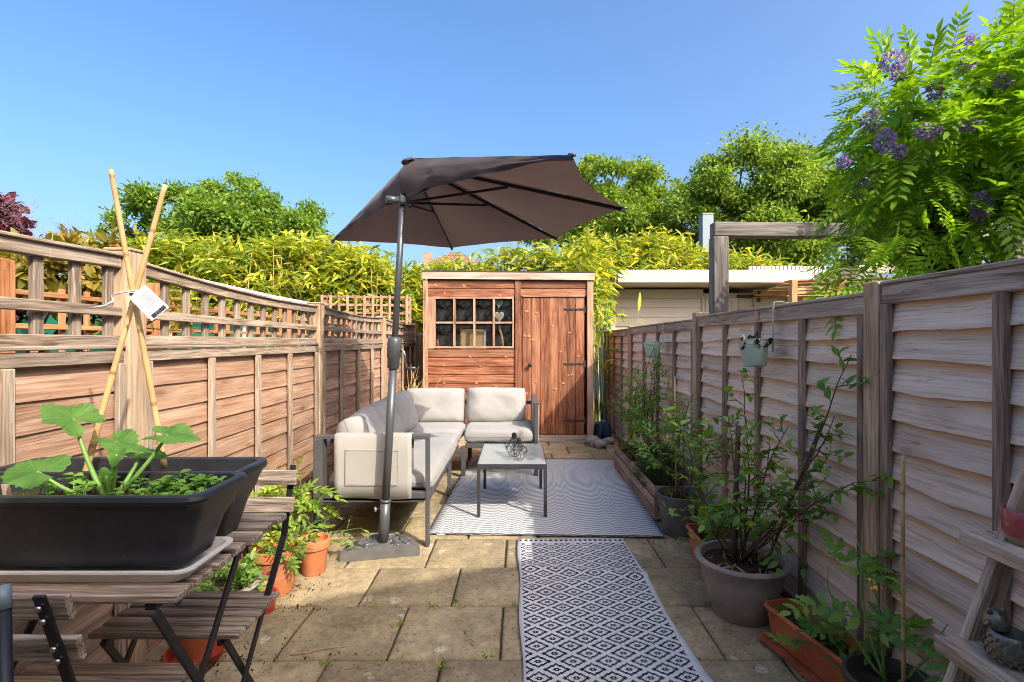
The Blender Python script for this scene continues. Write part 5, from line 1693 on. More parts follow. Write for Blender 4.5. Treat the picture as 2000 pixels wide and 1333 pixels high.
# ------------------------------------------------------------------ pots by the sofa and the chair
t = pot('terracotta_pot', (-1.10, 2.77), .083, .060, .185, MAT['terracotta'], 'small bright terracotta pot of bare gritty compost', 'pot', None, .045, .008, soil=.78, soilmat=m_plain('grit', (.36, .25, .18), .9, .1, 0, .4, 60, .8, 90))
t = pot('potted_marigold', (-1.205, 2.56), .112, .082, .225, MAT['terracotta'], 'terracotta pot of trailing marigold foliage beside the small bare pot', 'potted plant', None, .045, .008)
clump(t, (-1.20, 2.55, .29), 190, .13, .11, .07, SERR, .036, MAT['leaf_yellowgreen'], 21, up=.4)
clump(t, (-1.13, 2.50, .22), 26, .08, .05, .06, TOMATO, .07, MAT['leaf_tomato'], 22, 'trailing_leaves')
clump(t, (-1.24, 2.50, .29), 26, .10, .05, .05, ROUND, .022, MAT['yellow_petal'], 23, 'flower')
t = pot('seed_pot', (-1.175, 2.375), .060, .047, .085, MAT['red_plastic'], 'tiny dark red plastic pot of soil against the marigold pot', 'pot', None, .018, .004)
t = pot('potted_seedlings', (-1.275, 2.23), .142, .105, .20, MAT['taupe_pot'], 'wide beige bowl of low green plants beneath the slatted table', 'potted plant', None, .03, .008, style=1, soil=.86)
clump(t, (-1.285, 2.24, .215), 60, .11, .10, .035, TOMATO, .075, MAT['leaf_tomato'], 24)
clump(t, (-1.24, 2.30, .235), 30, .08, .08, .04, LEAF, .05, MAT['leaf_rose'], 25, 'leaves')
t = pot('upturned_pot', (-1.262, 2.02), .078, .062, .135, MAT['terracotta_plastic'], 'plain terracotta pot standing in a red saucer under the chair', 'pot', None, .02, .005, z0=.012, style=2)
sc = thing('pot_saucer', (-1.262, 2.02, 0), 'round glossy red plastic saucer under the terracotta pot', 'saucer')
lathe('dish', [(.088, 0), (.09, .003), (.108, .035), (.112, .037), (.112, .041), (.106, .040), (.087, .009), (.001, .008)], (-1.262, 2.02, 0), MAT['red_plastic'], sc, 44)
# tomato plants by the sofa arm
dk = trough('tomato_planter', (-1.335, 2.86), .22, .30, .20, 0.0, MAT['dark_pot'], 'dark grey box planter of sunlit tomato plants by the sofa arm', None, .02, .006, cat='planter', ribs=0)
tp = thing('tomato_plants', (-1.335, 2.86, .14), 'sunlit yellow green tomato plants growing against the fence by the sofa', 'plant')
shrub(tp, (-1.335, 2.88, .14), [(-.06, .05, .42), (.08, .02, .36), (.03, -.12, .40), (-.03, -.18, .30), (.16, .10, .30), (.20, -.02, .22)], MAT['leaf_yellowgreen'], MAT['green_stem'], TOMATO, .11, 31, .12, 3, 5, .0045, up=.2, wall=None)
ms = thing('squash_vine', (-1.2, 2.90, 0), 'pale trailing vine spilling over the paving by the parasol base', 'plant')
shrub(ms, (-1.22, 2.90, .14), [(.20, .02, .12), (.30, .05, .04), (.36, .0, -.06)], MAT['leaf_yellowgreen'], MAT['green_stem'], SERR, .04, 33, .10, 3, 5, .003, up=.15)

# dry stalks in the corner behind the sofa
dg = thing('dry_stalks', (-1.25, 6.2, 0), 'bundle of dry straw coloured stalks behind the sofa corner', 'stalks')
mb = MB()
for k in range(26):
    x = -1.25 + rs.gauss(0, .10); y = 6.1 + rs.gauss(0, .15)
    mb.tube([(x, y, 0), (x + rs.gauss(0, .05), y, .5), (x + rs.gauss(0, .14), y + rs.gauss(0, .05), rs.uniform(.65, 1.0))], [.005, .004, .002], 5, False)
mb.build('stalk', m_plain('straw', (.55, .38, .17), .8, .2), dg, None, True)

# ------------------------------------------------------------------ courgette plant and seedlings in the front trough
def m_big_leaf():
    s = N('courgette_leaf')
    tc = s.n('TexCoord'); sp = s.n('SeparateXYZ', {0: tc.outputs['UV']})
    nn = s.noise(tc.outputs['Object'], 22, 5, .6)
    c = s.ramp(nn, [(.3, (.075, .20, .04)), (.7, (.17, .33, .07))])
    # veins fan out from the stalk: v runs round, u outward
    ve = s.math('ABSOLUTE', s.math('SUBTRACT', s.math('FRACT', s.math('MULTIPLY', sp.outputs[1], 9.0)), .5))
    vein = s.ramp(ve, [(.03, 1.0), (.09, 0.0)])
    c = s.mix(s.math('MULTIPLY', vein, .28), c, (.28, .42, .14))
    nb = s.bump(s.math('ADD', s.math('MULTIPLY', vein, -.8), nn), .5, .006)
    p = s.bsdf(c, .5, nb, .3)
    t = s.n('BsdfTranslucent', {'Color': s.mix(1.0, c, (2.2, 2.0, .8), 'MULTIPLY')}).outputs[0]
    return s.done(s.n('MixShader', {0: .5, 1: p, 2: t}).outputs[0])
MAT['courgette'] = m_big_leaf()
def big_leaf(parent, base, tipdir, normal, size, seed, cup=.25, stretch=1.0):
    nr, na = 9, 110
    me = bpy.data.meshes.new('leaf')
    V = [(0, 0, 0)]; F = []; UV = [(0, 0)]
    for i in range(1, nr + 1):
        r_ = i / nr
        for k in range(na + 1):
            a = (k / na - .5) * 2 * math.pi * .93
            lob = .82 + .13 * math.cos(a * 2.6) + .06 * math.cos(a * 5.2 + .4) + .035 * math.sin(a * 23 + seed) + .02 * math.sin(a * 41 + 2 * seed)
            lob *= (1.0 - .32 * (abs(a) / math.pi) ** 2)
            rad = r_ * (lob if r_ > .6 else (lob * (r_ / .6) + .8 * (1 - r_ / .6)))
            x = rad * math.cos(a) * size * .62 * stretch; y = rad * math.sin(a) * size * .62
            z = size * (cup * r_ * r_ * .4 * math.sin(a) ** 2 - .12 * r_ * r_ * (.5 + .5 * math.cos(a)) + .045 * r_ * r_ * math.sin(a * 4 + seed) + .05 * nz(x * 22, y * 22, seed) * r_)
            V.append((x, y, z)); UV.append((r_, k / na))
    m = na + 1
    for k in range(na): F.append((0, 1 + k, 2 + k))
    for i in range(nr - 1):
        for k in range(na):
            a = 1 + i * m + k
            F.append((a, a + m, a + m + 1, a + 1))
    me.from_pydata(V, [], F)
    uv = me.uv_layers.new(name='UVMap')
    for lp in me.loops: uv.data[lp.index].uv = UV[lp.vertex_index]
    me.polygons.foreach_set('use_smooth', [True] * len(me.polygons))
    me.update()
    x = Vector(tipdir).normalized(); nrm = Vector(normal)
    yv = nrm.cross(x)
    return obj('leaf', me, MAT['courgette'], parent, frame(base, x, yv))
cp = thing('courgette_plant', at(215, 960, 1.17), 'young courgette plant with broad lobed leaves in the front trough', 'plant')
cb = at(212, 962, 1.19); cb.z = .868
specs = [  # stalk end pixel, depth, tip direction, normal, size
    ((143, 818), 1.22, (-.75, -.1, .5), (.30, -.35, .9), .165, 1.0, .3, 1.0),
    ((228, 862), 1.20, (.55, -.2, -.15), (-.1, -.2, .97), .125, 2.0, .5, 1.0),
    ((328, 850), 1.24, (.95, .1, -.05), (.0, -.28, .95), .15, 3.0, .3, 1.1),
    ((72, 922), 1.13, (-.9, -.05, .12), (-.1, -.45, .85), .165, 4.0, .25, 1.0),
    ((228, 888), 1.15, (-.05, -.3, -.6), (.1, -.9, .3), .060, 5.0, .3, 1.0),
    ((278, 884), 1.27, (.7, .3, -.10), (.0, -.3, 1), .100, 6.0, .2, 1.2),
    ((207, 930), 1.15, (-.1, -.2, .5), (.5, -.8, .2), .045, 7.0, .4, 1.0),
]
for (pp_, Y, td, nm, sz_, sdv, cup, stc) in specs:
    e = at(pp_[0], pp_[1], Y)
    mid = cb.lerp(e, .5) + Vector((0, 0, -.015 if e.z < 1.0 else -.008)) + Vector(((e.x - cb.x) * .08, 0, 0))
    pts = [cb + (mid - cb) * (i / 4) * 1.0 for i in range(5)]
    pts = [(cb * (1 - u) ** 2 + mid * 2 * u * (1 - u) + e * u * u) for u in [i / 8 for i in range(9)]]
    st_ = tube('stalk', pts, [.0068 - .0034 * i / 8 for i in range(9)], MAT['green_stem'], cp, 8)
    big_leaf(st_, e, td, nm, sz_ * .72, sdv, cup, stc)
sg = LeafMesh(); stm = MB()
g_ = np.random.RandomState(77)
P = []; D = []; S = []
for (px0, px1, n) in ((255, 420, 60), (85, 190, 20)):
    for k in range(n):
        px = g_.uniform(px0, px1); Y = g_.uniform(1.125, 1.26)
        X = (px - CX) * 1.19 / FPX
        zt = .862 + g_.uniform(.025, .070)
        lean_ = Vector((g_.normal() * .008, g_.normal() * .008, 0))
        stm.tube([(X, Y, .856), Vector((X, Y, zt)) + lean_], .0011, 4, False)
        a0 = g_.rand() * 6.28
        for q in range(4):
            a = a0 + q * math.pi / 2 + g_.normal() * .2
            P.append((X + lean_.x, Y + lean_.y, zt - (0.008 if q % 2 else 0))); D.append((math.cos(a), math.sin(a), .15 + g_.normal() * .2)); S.append(g_.uniform(.014, .026))
sg.add(*scatter(ROUND, P, D, rdir(len(P), 3.0, g_), S))
sd_ = stm.build('seedlings', MAT['green_stem'])
tag(sd_, 'patch of small bright green seedlings around the courgette', 'seedlings', kind='stuff')
sg.build('leaves', MAT['leaf_seedling'], sd_)

# ------------------------------------------------------------------ crates of plants along the grey fence
def crate(y0, y1, label, x0=.955, x1=1.235, h=.245):
    t = thing('slatted_crate', ((x0 + x1) / 2, (y0 + y1) / 2, 0), label, 'crate', 'slatted planter crates along the fence')
    n = 3; p = h / n
    for k in range(n):
        z = p * (k + .5) + .004
        for x in (x0, x1):
            bar('slat', (x, y0 + .012, z), (x, y1 - .012, z + rs.uniform(-.003, .003)), p - .010, .014, MAT['crate_wood'], t)
        for y in (y0, y1):
            bar('slat', (x0 - .007, y, z), (x1 + .007, y, z), p - .010, .014, MAT['crate_wood'], t)
    for x in (x0 + .02, x1 - .02):
        for y in (y0 + .02, y1 - .02):
            box('corner_post', (x, y, h / 2), (.026, .026, h - .01), MAT['crate_wood'], t)
    box('soil', ((x0 + x1) / 2, (y0 + y1) / 2, h * .42), (x1 - x0 - .02, y1 - y0 - .02, h * .75), MAT['soil'], t)
    return t
crate(3.55, 4.25, 'whitewashed slatted crate of dark feathery herb beside the grey pot')
crate(4.27, 5.02, 'whitewashed slatted crate of roses nearer the shed')
hb = thing('feathery_herb', (1.08, 3.9, .2), 'dense dark feathery herb bush filling the crate by the grey pot', 'bush')
g_ = np.random.RandomState(5)
n = 4200
d = rdir(n, .35, g_); rr = .25 + .75 * g_.rand(n, 1) ** .5
P = np.array([1.08, 3.92, .24]) + d * rr * np.array([.15, .27, .20]); P[:, 2] = np.maximum(P[:, 2], .19)
lm = LeafMesh(); lm.add(*scatter(leaf_tpl(.07, .2, segs=1), P, d + g_.normal(size=(n, 3)) * .45 + np.array([0, 0, .4]), rdir(n, 0, g_), g_.uniform(.035, .08, n))); lm.build('foliage', MAT['leaf_herb'], hb)
mb = MB()
for k in range(14):
    a = k * .9; mb.tube([(1.08 + .02 * math.cos(a), 3.9 + .03 * math.sin(a), .17), (1.08 + .07 * math.cos(a), 3.92 + .13 * math.sin(a), .33)], .003, 5, False)
mb.build('stem', MAT['brown_stem'], hb)
rb = thing('rose_bush', (1.12, 4.6, .19), 'dark leaved rose bush with a pale pink bloom rising from the far crate', 'bush')
shrub(rb, (1.13, 4.45, .19), [(.0, -.28, .86), (.06, -.12, .98), (-.02, .10, .85), (.05, .25, .72), (-.10, -.30, .58), (.05, -.38, .92), (-.08, .35, .52), (.02, -.2, 1.05)], MAT['leaf_rose'], MAT['brown_stem'], ROSE, .075, 41, .20, 4, 8, .006, up=.3, wall=XR)
rose_c = at(1305, 806, 4.05)
mb = MB()
for k in range(16):
    a = k * 2.4; rr = .010 + .0018 * k; tilt = .2 + k * .05
    c_ = rose_c + Vector((math.cos(a) * rr * .7, math.sin(a) * rr * .7, .012 - k * .0012))
    V, F = lathe_geo([(.0005, 0), (.012 + .0008 * k, .004), (.018 + .0008 * k, .014)], 8, 1, .7)
    Mx = Matrix.Translation(c_) @ Matrix.Rotation(a, 4, 'Z') @ Matrix.Rotation(tilt, 4, 'Y')
    mb.add([Mx @ Vector(v) for v in V], F)
mb.build('bloom', MAT['rose_petal'], rb, None, True)
bar('stake', (rose_c.x + .01, rose_c.y + .03, .19), (rose_c.x + .01, rose_c.y + .03, .98), .012, .012, MAT['bamboo_cane'], rb, (1, 0, 0))
rb2 = thing('rose_bush', (1.12, 4.95, .19), 'thin leggy rose with sparse yellowing leaves at the crate end by the shed', 'bush')
shrub(rb2, (1.08, 4.85, .19), [(-.05, .15, .55), (.05, .0, .75), (-.10, .05, .45), (.08, .2, .62)], MAT['leaf_tomato'], MAT['brown_stem'], ROSE, .08, 43, .18, 4, 7, .005, up=.4, wall=XR)
clump(rb2, (1.05, 4.75, .25), 120, .10, .22, .05, LANCE, .07, MAT['leaf_bronze'], 44, 'dry_leaves')

# dark grey pot with a staked young tree
t = pot('potted_tree', (1.062, 3.33), .152, .108, .265, MAT['dark_pot'], 'dark grey round pot holding a staked young leafy tree', 'potted plant', None, style=2, soil=.86)
clump(t, (1.05, 3.31, .24), 70, .10, .09, .025, LANCE, .06, MAT['leaf_tomato'], 51, 'low_grass')
tube('stake', [(1.035, 3.33, .2), (1.025, 3.33, 1.02)], .005, MAT['bamboo_cane'], t, 8)
shrub(t, (1.06, 3.33, .22), [(-.04, .0, .66), (.06, -.06, .62), (-.16, -.05, .42), (.12, .10, .68), (.18, -.22, .46)], MAT['leaf_tomato'], MAT['brown_stem'], ROSE, .090, 52, .20, 4, 7, .005, start=.45, up=.15, wall=XR)

# terracotta troughs
t = trough('terracotta_trough', (1.10, 2.74), .20, .60, .17, 0, MAT['terracotta_plastic'], 'terracotta coloured trough of leafy plants behind the taupe pot', 'terracotta coloured troughs', .025, .008, ribs=0)
bs = thing('leafy_plants', (1.10, 2.74, .12), 'low bright leafy plants filling the trough behind the taupe pot', 'plant')
shrub(bs, (1.09, 2.80, .12), [(-.04, .10, .20), (.04, .16, .26), (-.02, -.08, .22), (.06, -.15, .24)], MAT['leaf_tomato'], MAT['green_stem'], SERR, .065, 55, .14, 5, 7, .003, up=.3, wall=XR)
t = trough('terracotta_trough', (1.155, 1.945), .155, .46, .14, .016, MAT['terracotta_plastic'], 'terracotta coloured trough of nearly bare soil standing in a saucer', 'terracotta coloured troughs', .02, .007, ribs=0, rz=R(12))
sc = thing('trough_saucer', (1.14, 1.945, 0), 'long terracotta coloured saucer under the nearly bare trough', 'saucer')
rings = [tray_ring(.070, .215, 0, .05), tray_ring(.085, .235, .014, .05), tray_ring(.092, .242, .020, .05), tray_ring(.086, .236, .020, .05), tray_ring(.070, .213, .008, .05)]
V = []; F = []; m = len(rings[0])
for r_ in rings: V += r_
for i in range(len(rings) - 1):
    for k in range(m): F.append([i * m + k, i * m + (k + 1) % m, (i + 1) * m + (k + 1) % m, (i + 1) * m + k])
F.append(list(range(m))[::-1]); F.append([(len(rings) - 1) * m + k for k in range(m)])
obj('dish', mesh_py('dish', V, F), MAT['terracotta_plastic'], sc, Matrix.Translation((1.135, 1.94, 0)) @ Matrix.Rotation(R(12), 4, 'Z'))
sp_ = thing('tomato_seedling', (1.13, 1.95, .12), 'small drooping tomato seedling in the nearly bare trough', 'plant')
shrub(sp_, (1.15, 1.88, .115), [(-.05, -.06, .10), (.02, -.10, .09), (-.09, -.02, .05)], MAT['leaf_tomato'], MAT['green_stem'], TOMATO, .10, 57, .06, 2, 3, .003, up=.1)
shrub(sp_, (1.10, 2.10, .115), [(.0, .0, .06)], MAT['leaf_tomato'], MAT['green_stem'], SERR, .035, 58, .05, 4, 3, .002, up=.3)

# taupe pot with the large rose
t = pot('potted_shrub', (1.035, 2.36), .198, .128, .262, MAT['taupe_pot'], 'large taupe round pot of tall arching shrub with brown stems', 'potted plant', None, style=1, soil=.86)
clump(t, (1.03, 2.33, .235), 60, .15, .13, .02, LANCE, .07, m_plain('dead_grass', (.36, .25, .12), .9, .1), 61, 'dead_grass')
shrub(t, (1.04, 2.38, .22), [(-.06, .06, .72), (.03, .06, .88), (-.20, .04, .62), (.14, -.16, .66), (.20, -.48, .98), (.19, -.62, .55), (-.24, .20, .50), (.22, -.36, .74), (.21, -.30, .40), (-.02, -.06, .55)], MAT['leaf_rose'], MAT['brown_stem'], LEAF, .052, 62, .21, 6, 11, .0055, up=.35, curl=.10, wall=XR)
tube('old_stem', [(1.00, 2.36, .2), (1.01, 2.37, .5), (1.02, 2.36, .86)], [.014, .012, .011], MAT['brown_stem'], t, 9)
tube('support_cane', [(1.10, 2.30, .2), (1.22, 2.05, .92)], .006, MAT['brown_stem'], t, 8)

# olive pot with the tomato plant
t = pot('potted_tomato', (1.165, 1.60), .128, .095, .20, MAT['olive_pot'], 'dark olive pot holding a staked tomato plant with yellow flowers', 'potted plant', None, style=2, soil=.8)
shrub(t, (1.165, 1.62, .16), [(-.12, .12, .32), (.03, .16, .40), (.09, -.10, .26), (-.04, .08, .42)], MAT['leaf_rose'], MAT['green_stem'], TOMATO, .135, 66, .10, 2, 3, .005, up=.15, wall=XR)
clump(t, at(1712, 1143, 1.58), 9, .03, .03, .02, ROUND, .016, MAT['yellow_petal'], 67, 'flower')
cane((1.195, 1.585, .15), (1.195, 1.585, .895), 'bamboo cane standing upright in the olive tomato pot', .0062, .0058)

# ------------------------------------------------------------------ ladder shelf with ornaments
ls = thing('ladder_shelf', (1.08, 1.05, 0), 'weathered wooden step ladder shelf standing against the grey fence', 'shelf')
SM = MAT['shelf_wood']
for y in (.62, 1.195):
    bar('side_leg', (.865, y, 0), (1.215, y, .965), .055, .022, SM, ls, (1, 0, 0), .004)
    bar('rear_leg', (1.255, y - .028, 0), (1.235, y - .028, .955), .045, .022, SM, ls, (1, 0, 0), .004)
    tube('hinge_top', [(1.215, y - .012, .962), (1.235, y - .03, .962)], .016, MAT['iron'], ls, 10)
for (x0, x1, z) in ((1.10, 1.25, .775), (1.0, 1.25, .545), (.92, 1.25, .27)):
    w_ = (x1 - x0 - .008) / 2
    for k in range(2):
        xc = x0 + w_ * (k + .5) + .008 * k
        bar('shelf_board', (xc, .55, z), (xc, 1.252 if z > .7 else 1.205, z), w_, .024, SM, ls, (1, 0, 0), .003)
    bar('shelf_edge', (x0 - .010, .55, z - .004), (x0 - .010, 1.255 if z > .7 else 1.208, z - .004), .036, .018, SM, ls, (0, 0, 1), .003)
pk_ = thing('pink_pot', (1.172, 1.165, .787), 'glossy pink glazed pot with bare stoneware foot on the top shelf', 'pot')
lathe('glazed_body', [(.0475, .018), (.052, .024), (.054, .050), (.053, .072), (.051, .077), (.047, .077), (.045, .06), (.04, .03), (.001, .028)], (1.172, 1.165, .787), MAT['pink_glaze'], pk_, 36, capb=False)
lathe('foot', [(.040, 0), (.044, .003), (.0478, .019), (.046, .022)], (1.172, 1.165, .787), MAT['stoneware'], pk_, 36)
ow = thing('owl_pot', (1.07, 1.10, .557), 'small scaly bronze owl shaped pot on the lower shelf', 'ornament')
oc = Vector((1.065, 1.105, .557))
lathe('body', [(.020, 0), (.034, .006), (.043, .025), (.044, .042), (.038, .058), (.033, .064), (.029, .062), (.027, .05), (.001, .045)], oc, MAT['bronze'], ow, 28)
mb = MB()
for i in range(6):
    for k in range(16):
        a = 2 * math.pi * (k + .5 * (i % 2)) / 16; z = .010 + i * .009
        r_ = .0365 + .0085 * math.sin(math.pi * (z - .0) / .075)
        c_ = oc + Vector((math.cos(a) * r_, math.sin(a) * r_, z))
        n3 = Vector((math.cos(a), math.sin(a), .1)); tt = Vector((-math.sin(a), math.cos(a), 0))
        mb.add([c_ - tt * .006 + Vector((0, 0, .005)), c_ + tt * .006 + Vector((0, 0, .005)), c_ + n3 * .0015 + Vector((0, 0, -.006)), c_ - n3 * .004], [[0, 2, 1], [0, 3, 2], [1, 2, 3], [0, 1, 3]])
mb.build('scale', MAT['bronze'], ow)
lathe('head', [(.001, 0), (.021, .006), (.025, .022), (.019, .036), (.008, .044), (.001, .046)], oc + Vector((.002, .035, .050)), MAT['bronze'], ow, 20)
for s in (-1, 1):
    hd = oc + Vector((.002 + s * .014, .035, .088))
    mb = MB(); mb.tube([hd, hd + Vector((s * .006, 0, .012))], [.007, .001], 8); mb.build('ear', MAT['bronze'], ow, None, True)
mb = MB(); mb.tube([oc + Vector((-.018, .03, .072)), oc + Vector((-.034, .026, .066))], [.006, .001], 8); mb.build('beak', MAT['bronze'], ow, None, True)
bd = thing('red_ornament', (1.10, 1.01, .557), 'curved glossy red ornament beside the owl pot', 'ornament')
tube('body', [(1.135, 1.015, .560), (1.125, 1.015, .60), (1.10, 1.01, .625), (1.085, 1.01, .645), (1.078, 1.01, .66)], [.02, .018, .012, .009, .003], MAT['red_glaze'], bd, 12)
lathe('foot', [(.022, 0), (.024, .004), (.018, .008), (.001, .009)], (1.135, 1.015, .557), MAT['red_glaze'], bd, 16)

# ------------------------------------------------------------------ hanging buckets and little tags on the fence
def bucket(y, z, r_, h, ftop, tiltv, label, plant):
    c = Vector((XR - .035 - r_ - .018, y, z))
    t = thing('hanging_bucket', c, label, 'bucket', 'mint green buckets hooked over the fence')
    M = Matrix.Translation(c) @ Matrix.Rotation(tiltv, 4, 'X')
    lathe('body', [(r_ * .70, 0), (r_ * .72, .003), (r_ * .92, h * .70), (r_ * .94, h * .705), (r_ * .93, h * .73), (r_ * .955, h * .80), (r_ * .975, h * .805), (r_ * .965, h * .83), (r_ * 1.0, h * .97), (r_ * 1.03, h * .985), (r_ * 1.02, h), (r_ * .97, h * .985), (r_ * .85, h * .55), (.001, h * .5)], None, MAT['mint'], t, 32, M)
    xw = XR - .03
    mb = MB()
    pts = [(xw - .010, y - .008, z + h * .55), (xw - .010, y - .008, ftop - .01), (xw - .006, y - .008, ftop + .016), (xw + .03, y - .008, ftop + .019), (xw + .066, y - .008, ftop + .012), (xw + .069, y - .008, ftop - .05)]
    for a_, b_ in zip(pts[:-1], pts[1:]): mb.box(a_, b_, .016, .004, (0, 1, 0), .001)
    mb.build('hook', MAT['mint'], t)
    mb = MB(); mb.box((xw - .012, y - .008, z + h * .75), (c.x + r_ * .8, y - .004, z + h * .75), .016, .004, (0, 1, 0)); mb.build('bracket', MAT['mint'], t)
    if plant:
        lm = LeafMesh(); g_ = np.random.RandomState(3); n = 60
        P = np.array([c.x, c.y, c.z + h * .93]) + g_.normal(size=(n, 3)) * np.array([r_ * .45, r_ * .45, .008])
        lm.add(*scatter(ROUND, P, rdir(n, .3, g_), rdir(n, .8, g_), g_.uniform(.02, .04, n))); lm.build('withered_leaves', MAT['dark_bark'], t)
        q0 = M @ Vector((-r_ * .3, r_ * .55, h * .7))
        bar('label_stick', q0, q0 + Vector((-.012, .012, .075)), .034, .0015, MAT['paper'], t, (0, 1, 0), .0003)
    return t
bucket(2.53, 1.125, .072, .128, 1.425, R(-9), 'mint green bucket of withered leaves with white label hooked on the fence', True)
bucket(4.43, 1.115, .074, .125, 1.405, R(-10), 'empty mint green bucket hooked on the fence farther along', False)
for (y, zt, lab) in ((2.73, 1.385, 'small square wooden plaque on the fence rail beside the leafy bucket'), (4.70, 1.365, 'small square wooden plaque on the fence rail near the empty bucket')):
    p_ = box('wooden_plaque', (XR - .024, y, zt), (.008, .045, .05), m_plain('plaque%.2f' % y, (.50, .28, .18), .7, .3), None, .004)
    tag(p_, lab, 'plaque')

# watering can and stones beside the shed
wc = thing('watering_can', (1.06, 6.42, 0), 'dark blue plastic watering can beside the shed', 'watering can')
wcc = Vector((1.075, 6.42, .0))
lathe('body', [(.105, 0), (.11, .01), (.105, .16), (.095, .22), (.06, .235), (.055, .225)], wcc, MAT['blue_plastic'], wc, 28)
tube('handle', [wcc + Vector((0, .07, .21)), wcc + Vector((0, .05, .33)), wcc + Vector((0, -.02, .36)), wcc + Vector((0, -.07, .30)), wcc + Vector((0, -.085, .21))], .012, MAT['blue_plastic'], wc, 10)
tube('spout', [wcc + Vector((-.02, -.09, .06)), wcc + Vector((-.03, -.16, .16)), wcc + Vector((-.03, -.22, .27))], [.022, .016, .013], MAT['blue_plastic'], wc, 10)
lathe('rose_head', [(.012, 0), (.03, .02), (.001, .025)], None, MAT['blue_plastic'], wc, 16, frame(wcc + Vector((-.03, -.22, .27)), (1, 0, 0), (0, .75, .66)))
for (px, py, s_, lab) in ((1160, 872, .10, 'pale rounded stone at the shed corner'), (1172, 876, .085, 'brownish angular stone beside the pale rounded one'), (1190, 870, .075, 'small grey stone lying against the watering can'), (1210, 858, .06, 'small stone at the end of the planter crates')):
    c = gnd(px, py)
    bm = bmesh.new(); bmesh.ops.create_icosphere(bm, subdivisions=3, radius=s_)
    for v in bm.verts:
        d_ = v.co.normalized(); v.co = v.co * (1 + .35 * nz(d_.x * 1.6 + px, d_.y * 1.6, d_.z * 1.6) + .1 * nz(d_.x * 5, d_.y * 5, px)); v.co.z *= .65
    me = bpy.data.meshes.new('stone'); bm.to_mesh(me); bm.free(); me.polygons.foreach_set('use_smooth', [True] * len(me.polygons))
    tag(obj('stone', me, MAT['stone'], None, Matrix.Translation((c.x, c.y + .03, s_ * .5))), lab, 'stone')
# ------------------------------------------------------------------ wisteria
WC = Vector((2.40, 2.50, 2.09))
wi = thing('wisteria_tree', (2.06, 2.5, 0), 'wisteria with purple flower clusters rising behind the grey fence', 'tree')
r_ = random.Random(91); g_ = np.random.RandomState(91)
mb = MB()
for k in range(5):
    a = k * 1.26
    pts = [(2.06 + .06 * math.cos(a + z * 2.2), 2.5 + .06 * math.sin(a + z * 2.2), z) for z in np.linspace(0, 1.9, 16)]
    mb.tube(pts, [.07 - .018 * i / 15 for i in range(16)], 10)
mb.build('trunk', MAT['dark_bark'], wi, None, True)  # trunk under the crown: its shade is put into the bark colour
lobes = [(WC, (.50, .52, .46)), (WC + Vector((.30, -.20, .30)), (.42, .45, .40)), (WC + Vector((-.22, -.02, -.10)), (.33, .33, .36)), (WC + Vector((.9, -.2, .05)), (.6, .6, .55)), (WC + Vector((.5, .5, .1)), (.5, .4, .45)),
         (WC + Vector((.55, -1.1, .15)), (.5, .65, .45)), (WC + Vector((.75, -1.9, .2)), (.5, .65, .45)), (WC + Vector((0.05, .0, -.42)), (.26, .26, .30)), (WC + Vector((.32, -.05, -.40)), (.30, .28, .25)), (Vector((1.92, 2.45, 2.36)), (.24, .28, .24)), (Vector((1.86, 2.45, 2.10)), (.22, .26, .30))]
for k in range(16):
    c, rad = lobes[k % 5]
    e = c + Vector((r_.gauss(0, .1), r_.gauss(0, .1), r_.gauss(0, .08)))
    s0 = Vector((2.06, 2.5, 1.75)); md = s0.lerp(e, .5) + Vector((r_.gauss(0, .06), r_.gauss(0, .06), .08))
    tube('limb', [s0, s0.lerp(md, .5) + Vector((0, 0, .03)), md, md.lerp(e, .6), e], [.030, .024, .018, .012, .006], MAT['dark_bark'], wi, 7)
def lobe_points(n):
    P = []; Nn = []
    ws = np.array([l[1][0] * l[1][1] for l in lobes]); ws /= ws.sum()
    while len(P) < n:
        i = g_.choice(len(lobes), p=ws)
        c, rad = lobes[i]
        d = g_.normal(size=3); d /= np.linalg.norm(d)
        sc_ = .78 + .28 * g_.rand() + .14 * nz(d[0] * 3 + i, d[1] * 3, d[2] * 3)
        p = np.array(c) + d * np.array(rad) * sc_
        inside = False
        for j, (c2, r2) in enumerate(lobes):
            if j != i and np.sum(((p - np.array(c2)) / np.array(r2)) ** 2) < .50: inside = True
        if inside: continue
        if p[2] < 1.52 and p[0] < 1.5: continue
        if p[0] < 1.42: continue
        px_ = CX + FPX * p[0] / p[1]; py_ = CY - FPX * (p[2] - CAM_H) / p[1]
        if px_ > 1865 and py_ > 400 + 40 * g_.rand() and p[1] > 1.2 and g_.rand() < .9: continue
        P.append(p); Nn.append(d)
    return np.array(P), np.array(Nn)
P, Nn = lobe_points(3100)
tocam = np.array([0, 0, 1.25]) - P
front = (np.einsum('ij,ij->i', Nn, unit(tocam)) > -.05) & (P[:, 0] / P[:, 1] < 1.05) & (P[:, 1] > 1.4)
order = np.argsort(np.where(front, np.linalg.norm(tocam, axis=1), 99))
D = Nn * np.array([1, 1, .55]) + g_.normal(size=Nn.shape) * .45; D[:, 2] -= .12
U = unit(Nn * .5 + np.array([0, 0, 1.0]) + g_.normal(size=Nn.shape) * .25)
S = g_.uniform(.12, .21, len(P))
tplm = []
for q in range(6):
    Vq, Fq = WIST
    rgq = np.random.RandomState(q)
    Vq = Vq.copy(); Vq[:, 2] += .03 * np.sin(Vq[:, 0] * 5 + q) + .02 * rgq.normal(size=len(Vq)) * (np.abs(Vq[:, 1]) > .1)
    Vq[:, 1] += .05 * np.sin(Vq[:, 0] * 3 + q)
    tplm.append(mesh_np('leaf', Vq, [Fq]))
near = set(order[:290].tolist())
